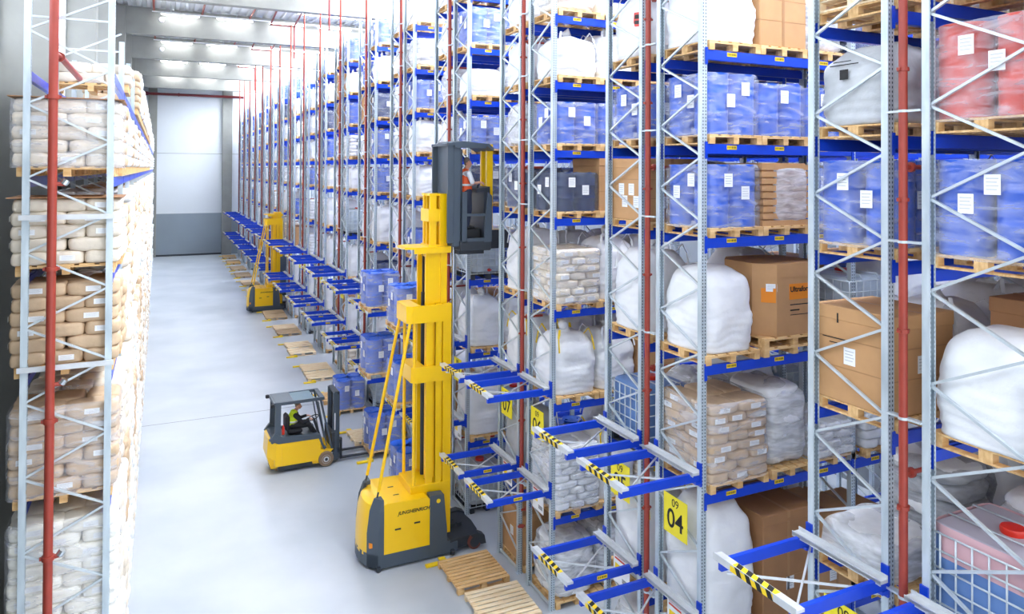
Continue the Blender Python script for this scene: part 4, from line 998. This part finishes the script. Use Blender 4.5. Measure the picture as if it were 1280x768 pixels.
# person standing in the raised cab, hands on the console
X0, Yc, Z0 = 4.13+2.56, 16.5, 7.1+.142+.26
def picker():
    bd = MB()
    hd = (X0+.03, Yc, Z0+1.6)
    limb(bd, [(X0-.01, Yc, Z0+1.36), (X0+.02, Yc, Z0+1.5)], [.058, .055]); head(bd, hd, (1, -.15, -.25))
    for s in (-1, 1):
        limb(bd, [(X0-.02, Yc+s*.2, Z0+1.33), (X0+.06, Yc+s*.25, Z0+1.09), (X0+.25, Yc+s*.2, Z0+1.12)], [.055, .044, .032])
        hand(bd, (X0+.25, Yc+s*.2, Z0+1.12), (1, 0, -.1), (0, 0, 1), -s)
        limb(bd, [(X0, Yc+s*.1, Z0+.85), (X0+.02, Yc+s*.11, Z0+.46), (X0-.03, Yc+s*.11, Z0+.09)], [.085, .06, .042])
    limb(bd, [(X0, Yc, Z0+.86), (X0-.02, Yc, Z0+1.1), (X0-.02, Yc, Z0+1.3)], [.13, .125, .12])
    t = thing('person', 'standing person in the raised cab, orange vest over pale shirt, hands on console', 'person', (0, 0, 0))
    t.data = None
    body = bpy.data.objects.new('person_body', bd.mesh('body', M['skin'], True)); COL.objects.link(body); body.parent = t; voxel(body, .009)
    sh = MB(); limb(sh, [(X0-.02, Yc, Z0+1.0), (X0-.02, Yc, Z0+1.3)], [.145, .14]); limb(sh, [(X0-.02, Yc-.17, Z0+1.33), (X0-.02, Yc+.17, Z0+1.33)], [.075, .075])
    for s in (-1, 1): limb(sh, [(X0-.02, Yc+s*.2, Z0+1.33), (X0+.05, Yc+s*.25, Z0+1.12)], [.068, .06])
    o = ob('shirt', sh.mesh('shirt', M['shirt'], True), t); voxel(o, .014)
    v = MB(); limb(v, [(X0-.02, Yc, Z0+.93), (X0-.03, Yc, Z0+1.2), (X0-.03, Yc, Z0+1.34)], [.16, .155, .12]); 
    o = ob('safety_vest', v.mesh('safety_vest', M['vesto'], True), t); voxel(o, .014)
    ob('reflective_strip', MB().lathe([(.155, 0), (.165, 0), (.165, .05), (.155, .05)], X0-.025, Yc, 18, 0, Z0+1.03).mesh('reflective_strip', M['refl'], True), o)
    tr = MB(); limb(tr, [(X0-.0, Yc-.07, Z0+.88), (X0, Yc+.07, Z0+.88)], [.12, .12])
    for s in (-1, 1): limb(tr, [(X0, Yc+s*.09, Z0+.85), (X0+.02, Yc+s*.11, Z0+.46), (X0-.02, Yc+s*.11, Z0+.1)], [.1, .078, .062])
    o = ob('trousers', tr.mesh('trousers', M['navy'], True), t); voxel(o, .014)
    for s in (-1, 1):
        q = MB(); limb(q, [(X0-.04, Yc+s*.11, Z0+.045), (X0+.05, Yc+s*.11, Z0+.045), (X0+.13, Yc+s*.115, Z0+.035)], [.045, .043, .034]); o = ob('shoe', q.mesh('shoe', M['blk'], True), t)
    o = ob('hair', hairmesh(hd, (1, -.15, 0)).mesh('hair', M['hair'], True), t); voxel(o, .012)
picker()
# ------------------------------------------------------------------ small counterbalance forklift
def build_forklift(loc, rz):
    t = thing('forklift', 'small yellow forklift with dark overhead guard carrying blue drums', 'forklift', loc, rz)
    Y_, A_, D_ = M['yellow'], M['anth'], M['dark']
    b = MB()
    # yellow counterweight and body: side profile extruded with chamfered rear corners
    b.hexa([(.12, -.36, .12), (1.55, -.53, .12), (1.55, .53, .12), (.12, .36, .12)], [(.0, -.38, .5), (1.55, -.54, .4), (1.55, .54, .4), (.0, .38, .5)])
    b.hexa([(.0, -.38, .5), (.22, -.54, .4), (.22, .54, .4), (.0, .38, .5)], [(.03, -.38, 1.02), (.24, -.53, 1.06), (.24, .53, 1.06), (.03, .38, 1.02)])
    b.box(.2, 1.5, -.54, .54, .2, .9, bev=.03)
    b.hexa([(1.45, -.54, .2), (1.6, -.54, .2), (1.6, .54, .2), (1.45, .54, .2)], [(1.45, -.54, .55), (1.9, -.54, .48), (1.9, .54, .48), (1.45, .54, .55)])
    body = ob('body', b.mesh('body', Y_), t)
    ob('lettering', text_mesh('JUNGHEINRICH', .075, M['ink'], .2), body, (.98, -.543, .42), (PI/2, 0, 0))
    b = MB(); b.box(.4, 1.52, -.55, -.538, .22, .84); ob('side_panel', b.mesh('side_panel', Y_), body)
    b = MB(); b.box(.12, .3, -.2, .2, .08, .18); b.box(.3, 1.4, -.5, .5, .08, .2); ob('chassis', b.mesh('chassis', D_), t)
    ob('deck_trim', MB().prism([(.1, .98), (.24, 1.1), (.4, .98), (1.46, .92), (1.56, .86), (1.66, .5), (1.95, .46), (1.95, .56), (1.74, .6), (1.62, .98), (.5, 1.08), (.2, 1.2), (.04, 1.08)], -.545, .545).mesh('deck_trim', A_), t) if False else None
    b = MB()
    for s in (-1, 1):
        y0, y1 = sorted((s*.55, s*.44))
        b.prism([(.04, 1.0), (.2, 1.2), (.42, 1.06), (1.5, .98), (1.62, .62), (1.7, .56), (1.62, .5), (1.46, .86), (.3, .88)], y0, y1)
    b.box(.1, .5, -.5, .5, .88, 1.08, bev=.03); b.box(.4, 1.5, -.5, .5, .86, .94)
    ob('deck_trim', b.mesh('deck_trim', A_), t)
    b = MB(); b.box(1.45, 1.95, -.5, .5, .38, .44); b.box(1.86, 1.95, -.5, .5, .4, .95); ob('foot_well', b.mesh('foot_well', D_), t)
    # guard
    b = MB()
    for s in (-1, 1):
        b.hexa([(.2, s*.5-.03, 1.05), (.36, s*.5-.03, 1.05), (.36, s*.5+.03, 1.05), (.2, s*.5+.03, 1.05)], [(.22, s*.46-.03, 2.0), (.38, s*.46-.03, 2.0), (.38, s*.46+.03, 2.0), (.22, s*.46+.03, 2.0)])
        b.bar((1.86, s*.5, .5), (1.52, s*.46, 2.02), .07, .05); b.bar((1.7, s*.5, .6), (1.45, s*.47, 1.95), .03)
        b.bar((.2, s*.47, 2.02), (1.62, s*.46, 2.02), .06, .09)
    b.bar((.22, -.48, 2.02), (.22, .48, 2.02), .1, .09); b.bar((1.58, -.48, 2.02), (1.58, .48, 2.02), .12, .08)
    g = ob('overhead_guard', b.mesh('overhead_guard', A_), t)
    ob('guard_roof', MB().box(.22, .75, -.46, .46, 2.03, 2.07, bev=.01).mesh('guard_roof', M['anth']), g)
    ob('roof_window', MB().box(.75, 1.35, -.44, .44, 2.035, 2.05).mesh('roof_window', M['glass']), g, (0, 0, 0), (0, 0, 0), 'tinted glass roof pane')
    for s in (-1, 1): ob('work_light', MB().box(-.06, .04, -.05, .05, -.05, .05, bev=.015).mesh('work_light', M['black']), g, (.14, s*.5, 2.0))
    # seat, wheel, column
    b = MB(); b.box(.62, 1.05, -.24, .24, 1.0, 1.12, bev=.04); b.box(.55, .68, -.23, .23, 1.1, 1.55, bev=.05); ob('seat', b.mesh('seat', M['seatm']), t)
    b = MB(); b.bar((1.65, 0, .6), (1.42, 0, 1.3), .07); ob('steering_column', b.mesh('steering_column', D_), t)
    sw = MB(); c = Vector((1.4, 0, 1.33)); ax = Vector((-.35, 0, 1)).normalized(); u = Vector((0, 1, 0)); v = ax.cross(u)
    sw.tube([c+u*.17*math.cos(2*PI*i/20)+v*.17*math.sin(2*PI*i/20) for i in range(21)], .014, 8); sw.bar(c-u*.17, c+u*.17, .025); ob('steering_wheel', sw.mesh('steering_wheel', M['black'], True), t)
    ob('hydraulic_lever', MB().bar((1.28, -.3, 1.0), (1.3, -.3, 1.18), .02).lathe([(.02, 1.17), (.025, 1.2), (.01, 1.22)], 1.3, -.3, 10).mesh('hydraulic_lever', M['black']), t)
    # wheels
    for x, y, r in ((1.68, -.5, .225), (1.68, .5, .225), (.35, -.2, .2), (.35, .2, .2)):
        w = ob('wheel', MB().lathe([(r*.55, -.07), (r*.93, -.07), (r, -.045), (r, .045), (r*.93, .07), (r*.55, .07)], axis='y', n=28).mesh('tyre', M['tyre'], 'auto'), t, (x, y+(-.03 if y < 0 else .03), r))
        ob('rim', MB().lathe([(r*.2, -.075), (r*.5, -.066), (r*.57, -.073), (r*.57, .073), (r*.5, .066), (r*.2, .075)], axis='y', n=24).mesh('rim', M['rail'], 'auto'), w)
        ob('hub', MB().lathe([(.01, -.085), (r*.2, -.085), (r*.2, .085), (.01, .085)], axis='y', n=12).mesh('hub', D_), w)
    # mast and forks
    for s in (-1, 1):
        ob('mast_rail', MB().box(1.93, 2.05, s*.36-.05, s*.36+.05, .08, 2.12).box(2.02, 2.14, s*.27-.035, s*.27+.035, .1, 2.1).mesh('mast_rail', A_), t)
        m_ = ob('mast_marking', MB().box(1.96, 1.985, -.01, .0, 1.0, 1.5).mesh('mast_marking', M['paper']), t, (0.0, -.41 if s < 0 else .43, 0))
        b = MB(); b.box(2.16, 2.21, s*.3-.06, s*.3+.06, .07, .7); b.prism([(2.16, .07), (3.3, .07), (3.3, .085), (2.21, .12), (2.16, .12)], s*.3-.06, s*.3+.06); ob('fork', b.mesh('fork', D_), t)
    b = MB(); b.box(1.96, 2.1, -.4, .4, 2.06, 2.14); b.box(1.96, 2.1, -.4, .4, .3, .4); b.box(2.14, 2.18, -.42, .42, .55, .68); b.box(2.14, 2.18, -.42, .42, .22, .34)
    for y in (-.12, .12): b.tube([(2.0, y, .3), (2.0, y, 2.05)], .03, 10)
    ob('fork_carriage', b.mesh('fork_carriage', D_), t)
    ob('fire_extinguisher', MB().lathe([(.005, 0), (.04, .01), (.04, .2), (.02, .24), (.015, .28)], .46, -.38, 14, 0, 1.08).mesh('fire_extinguisher', M['capred'], 'auto'), t)
    return t
FL = (2.88, 22.86, 0); FR = .02
build_forklift(FL, FR)
def driver():
    t = thing('person', 'seated forklift driver in yellow vest and black sleeves, hands at the wheel', 'person', FL, FR)
    bd = MB(); hz = 1.84; hd = (.96, 0, hz-.06)
    limb(bd, [(.86, 0, 1.58), (.93, 0, 1.7)], [.06, .055]); head(bd, hd, (1, -.2, -.45))
    limb(bd, [(.78, 0, 1.22), (.8, 0, 1.4), (.84, 0, 1.54)], [.13, .125, .11])
    hp = []
    for s in (-1, 1):
        e = (1.06, s*.27, 1.3); w = (1.24, s*.17, 1.37)
        limb(bd, [(.84, s*.19, 1.53), e, w], [.05, .042, .03]); hand(bd, w, (1, -s*.15, -.1), (0, 0, 1), -s)
        limb(bd, [(.8, s*.1, 1.2), (1.25, s*.14, 1.18), (1.5, s*.14, .8), (1.56, s*.14, .52)], [.08, .06, .05, .04])
    body = ob('person_body', bd.mesh('body', M['skin'], True), t); voxel(body, .009)
    sl = MB(); limb(sl, [(.78, 0, 1.24), (.84, 0, 1.52)], [.145, .13]); limb(sl, [(.84, -.17, 1.53), (.84, .17, 1.53)], [.07, .07])
    for s in (-1, 1): limb(sl, [(.84, s*.19, 1.53), (1.06, s*.27, 1.3), (1.22, s*.18, 1.365)], [.07, .058, .045])
    o = ob('sweater', sl.mesh('sweater', M['blk'], True), t); voxel(o, .013)
    v = MB(); limb(v, [(.78, 0, 1.22), (.8, 0, 1.4), (.83, 0, 1.54)], [.165, .16, .13]); limb(v, [(.82, -.11, 1.55), (.82, .11, 1.55)], [.085, .085])
    o = ob('safety_vest', v.mesh('safety_vest', M['vest'], True), t); voxel(o, .013)
    ob('reflective_strip', MB().lathe([(.155, 0), (.172, 0), (.17, .05), (.155, .05)], .795, 0, 18, 0, 1.3).mesh('reflective_strip', M['refl'], True), o)
    tr = MB(); limb(tr, [(.78, -.07, 1.2), (.78, .07, 1.2)], [.12, .12])
    for s in (-1, 1): limb(tr, [(.8, s*.1, 1.2), (1.25, s*.14, 1.19), (1.5, s*.14, .82), (1.55, s*.14, .56)], [.1, .08, .066, .055])
    o = ob('trousers', tr.mesh('trousers', M['blk'], True), t); voxel(o, .013)
    for s in (-1, 1):
        q = MB(); limb(q, [(1.52, s*.14, .49), (1.62, s*.14, .485), (1.7, s*.145, .475)], [.044, .042, .034]); ob('shoe', q.mesh('shoe', M['black'], True), t)
    o = ob('hair', hairmesh(hd, (1, -.2, 0)).mesh('hair', M['hair'], True), t); voxel(o, .012)
driver()
# ------------------------------------------------------------------ the building
fl = mat('floor_coating', (190, 196, 204), .35, 0, 0, .35, rgb2=(172, 180, 189), spec=.4)
struct('floor', MB().box(-3.2, 34, -8, YB+.2, -.2, 0).mesh('floor', fl))
thing('floor_joint', 'thin dark joint line running across the pale floor', 'joint', (0, 28.42, 0), me=MB().box(-.6, 6.9, -.012, .012, .0005, .002).mesh('floor_joint', M['dark']))
XW = -2.75
BY = [47.6+10.4*j for j in range(-4, 4)]
b = MB(); b.box(XW-.3, XW, -2, YB, 0, 10.25); struct('wall_left_lower', b.mesh('wall_left_lower', M['wallg'])).name = 'wall_left'
struct('wall_left', MB().box(XW-.3, XW, -2, YB, 10.3, ROOF+.3).mesh('wall_left_upper', M['wallw']))
struct('trim_1', MB().box(XW-.32, XW+.01, -2, YB, 10.25, 10.3).mesh('trim_1', M['dark']))
# back wall: grey lower panels, pale upper panels
struct('wall_back', MB().box(-3, 34, YB, YB+.3, 0, 4.3).mesh('wall_back_lower', M['panelg']))
for j in range(4):
    y0 = BY[0]-10.4+10.4*j+.9; y1 = y0+9.3
    b = MB(); b.box(XW, XW+.02, y0, y1, 11.0, 17.6)
    w_ = struct('window_%d' % (j+1), b.mesh('window', M['daylit']))
    f_ = MB()
    for q in range(7): f_.box(XW, XW+.06, y0+q*1.55-.03, y0+q*1.55+.03, 11.0, 17.6)
    for z in (11.0, 14.3, 17.6): f_.box(XW, XW+.06, y0-.03, y1+.03, z-.03, z+.03)
    ob('window_frame', f_.mesh('window_frame', M['wallw']), w_)
b = MB(); b.box(-3, 34, YB, YB+.3, 4.3, 10.37); b.box(-3, 34, YB, YB+.3, 10.43, ROOF+.3); b.box(-3, 34, YB+.05, YB+.3, 10.37, 10.43)
struct('wall_back', b.mesh('wall_back_upper', M['panel']))
struct('baseboard_back', MB().box(-3, 5.8, YB-.03, YB, 0, .18).mesh('baseboard_back', M['dark']))
struct('trim_2', MB().box(-3, 34, YB-.012, YB-.002, 10.38, 10.42).mesh('trim_2', M['conc']))
struct('wall_right', MB().box(18, 18.3, -8, YB, 0, ROOF+.3).mesh('wall_right', M['deepw']))  # wall pulled in; its grey stands for the dark depth beyond the racks
# concrete columns and roof girders
n = 0
for j, y in enumerate(BY):
    struct('column_left', MB().box(XW, -1.87, y-.1, y+.75, 0, ROOF, bev=.02).mesh('column', M['conc'])).name = 'column_%d' % (j+1)
    b = MB(); b.prism([(y+.0, 16.7), (y+.5, 16.7), (y+.5, ROOF-.05), (y+.0, ROOF-.05)], XW, 18, 'x')
    struct('girder_%d' % (j+1), b.mesh('girder', M['conc']))
struct('column_9', MB().box(5.8, 6.75, YB-.55, YB-.0, 0, ROOF, bev=.02).mesh('column', M['conc']))
struct('column_10', MB().box(-1.1, -.3, YB-.4, YB-.0, 0, ROOF, bev=.02).mesh('column', M['conc']))
# corrugated steel deck, ribs along y; glazed strips left open for the skylights
SKY0, SKY1 = 7.6, 12.6
bays = [(BY[0]-10.4, BY[0])] + [(BY[i], BY[i+1]) for i in range(len(BY)-1)] + [(BY[-1], YB)]
def ribs(b, x0, x1, y0, y1):
    x = x0; prof = []
    while x < x1-.001:
        prof += [(x, ROOF+.12), (x+.2, ROOF+.12), (x+.25, ROOF), (x+.45, ROOF)]; x += .5
    prof += [(x1, ROOF+.12)]
    nv = len(prof); vs = [(p[0], y0, p[1]) for p in prof] + [(p[0], y1, p[1]) for p in prof]
    b.add(vs, [(i, i+1, nv+i+1, nv+i) for i in range(nv-1)])
b = MB(); ribs(b, -3, 7.5, -8, YB); 
ribs(b, 12.5, 34, -8, YB)
for (a, c) in bays: ribs(b, 7.5, 12.5, a-.0, a+1.6); ribs(b, 7.5, 12.5, c-1.6, c)
b.box(-3.2, 7.5, -8, YB, ROOF+.2, ROOF+.3); b.box(12.5, 34, -8, YB, ROOF+.2, ROOF+.3)
struct('ceiling', b.mesh('ceiling', M['deck']))
for i, (a, c) in enumerate(bays):
    struct('skylight_%d' % (i+1), MB().box(7.5, 12.5, a+1.6, c-1.6, ROOF+.05, ROOF+.1).mesh('skylight', M['skyl']))
# trunking and strip lights in rows across the hall, every 5.2 m
lm = MB().box(0, 2.0, -.035, .035, 0, .05, bev=.01).mesh('lamp_tube', M['lamp']); hm = MB().box(-.04, 2.04, -.09, .09, .05, .121).mesh('lamp_housing', M['wallw'])
y = 42.4-5.2*7; r = 0
while y < YB-1:
    r += 1
    tr = thing('lamp_trunking', 'thin white lamp trunking, %s row across the ceiling from the front' % ORD[r], 'trunking', (0, y-.5, 17.94), 0, 'lamp trunking rows', cached('trk', lambda: MB().box(-.5, 17, -.04, .04, 0, .06).mesh('lamp_trunking', M['wallw'])))
    for q in range(5): ob('suspension_rod', cached('srod', lambda: MB().tube([(0, 0, .05), (0, 0, .5)], .012, 6).mesh('suspension_rod', M['galv'])), tr, (.5+q*3.6, 0, 0))
    for q in range(6):
        x = q*3.0
        t = thing('strip_light', 'lit strip light, %s from the left in the %s ceiling row' % (ORD[q+1], ORD[r]), 'lamp', (x, y-.5, 17.82), 0, 'ceiling strip lights')
        ob('lamp_tube', lm, t); ob('lamp_housing', hm, t)
    y += 5.2
# ceiling sprinkler lines
for i, x in enumerate((-.4, 2.2, 4.9)):
    thing('ceiling_pipe', 'red sprinkler pipe under the ceiling, %s from the left' % ORD[i+1], 'pipe', (x, 0, ROOF-.15), 0, 'ceiling sprinkler pipes', MB().tube([(0, 10, 0), (0, YB-1, 0)], .06, 8).mesh('pipe', M['red'], 'auto'))
for i, y in enumerate([BY[j]-1.0 for j in (2, 3, 4, 5, 6)]):
    t = thing('ceiling_pipe', 'branched red pipe above the rack ends, %s bay of the ceiling' % ORD[i+1], 'pipe', (6.4, y, 0), 0, 'branched ceiling pipes')
    ob('pipe', MB().tube([(-.4, -3, ROOF-.2), (-.4, 0, ROOF-.6), (1.0, 0, ROOF-.6), (1.0, -3, ROOF-.2)], .06, 8).mesh('pipe', M['redd'], 'auto'), t)
    ob('drop_pipe', MB().tube([(1.0, 0, ROOF-.6), (1.0, 0, ROOF-2.6)], .05, 8).mesh('drop_pipe', M['redd']), t)
t = thing('main_pipe', 'thick dark red pipe crossing high in front of the back wall', 'pipe', (0, YB-.7, 16.3)); ob('pipe', MB().tube([(-2.5, 0, 0), (7.8, 0, 0)], .13, 12).mesh('pipe', M['redd'], 'auto'), t)
ob('pipe_coupling', MB().lathe([(.14, -1.6), (.2, -1.6), (.2, -1.1), (.14, -1.1)], axis='x', n=14).lathe([(.14, 1.6), (.18, 1.6), (.18, 1.7), (.14, 1.7)], axis='x', n=14).mesh('pipe_coupling', M['redd']), t)
for (x, y, z) in ((0.0, 47.65, 17.6), (.05, 58.05, 17.4)):
    thing('round_sensor', 'small round white sensor on the girder, %s one' % ('nearer' if y < 50 else 'farther'), 'sensor', (x, y+.3, z), 0, None, MB().lathe([(.02, -.45), (.12, -.43), (.16, -.36), (.16, -.3), (.02, -.3)], axis='y', n=18).mesh('round_sensor', M['wallw'], 'auto'))
# ------------------------------------------------------------------ light
W = bpy.data.worlds.new('daylight'); SC.world = W; W.use_nodes = True
bg = W.node_tree.nodes['Background']; bg.inputs['Color'].default_value = (.9, .95, 1., 1); bg.inputs['Strength'].default_value = 1.35
def area(name, loc, rot, sx, sy, e, col=(1, 1, 1)):
    l = bpy.data.lights.new(name, 'AREA'); l.shape = 'RECTANGLE'; l.size = sx; l.size_y = sy; l.energy = e; l.color = col
    o = bpy.data.objects.new(name, l); COL.objects.link(o); o.location = loc; o.rotation_euler = rot; return o
for i, (a, c) in enumerate(bays):
    area('skylight_daylight', (10., (a+c)/2, ROOF-.0), (0, 0, 0), 4.8, 7., 1000, (.93, .97, 1))
# ------------------------------------------------------------------ camera
cam = bpy.data.cameras.new('camera'); co = bpy.data.objects.new('camera', cam); COL.objects.link(co); SC.camera = co
f, yaw, pitch, roll, cy, H = 917.80, .447, .0106, .005, 202.33, 8.9328
F = Vector((math.sin(yaw)*math.cos(pitch), math.cos(yaw)*math.cos(pitch), math.sin(pitch)))
R0 = Vector((math.cos(yaw), -math.sin(yaw), 0)); U0 = R0.cross(F)
Rr = R0*math.cos(roll)+U0*math.sin(roll); Ur = -R0*math.sin(roll)+U0*math.cos(roll)
m = Matrix((Rr, Ur, -F)).transposed().to_4x4(); m.translation = (0, 0, H); co.matrix_world = m
cam.sensor_fit = 'HORIZONTAL'; cam.sensor_width = 36; cam.lens = f/1280*36; cam.shift_x = 0; cam.shift_y = -(384-cy)/1280
cam.clip_start = .1; cam.clip_end = 300
SC.view_settings.view_transform = 'Standard'; SC.view_settings.look = 'None'; SC.view_settings.gamma = 1; SC.view_settings.use_curve_mapping = False
SC.view_settings.exposure = 0.75
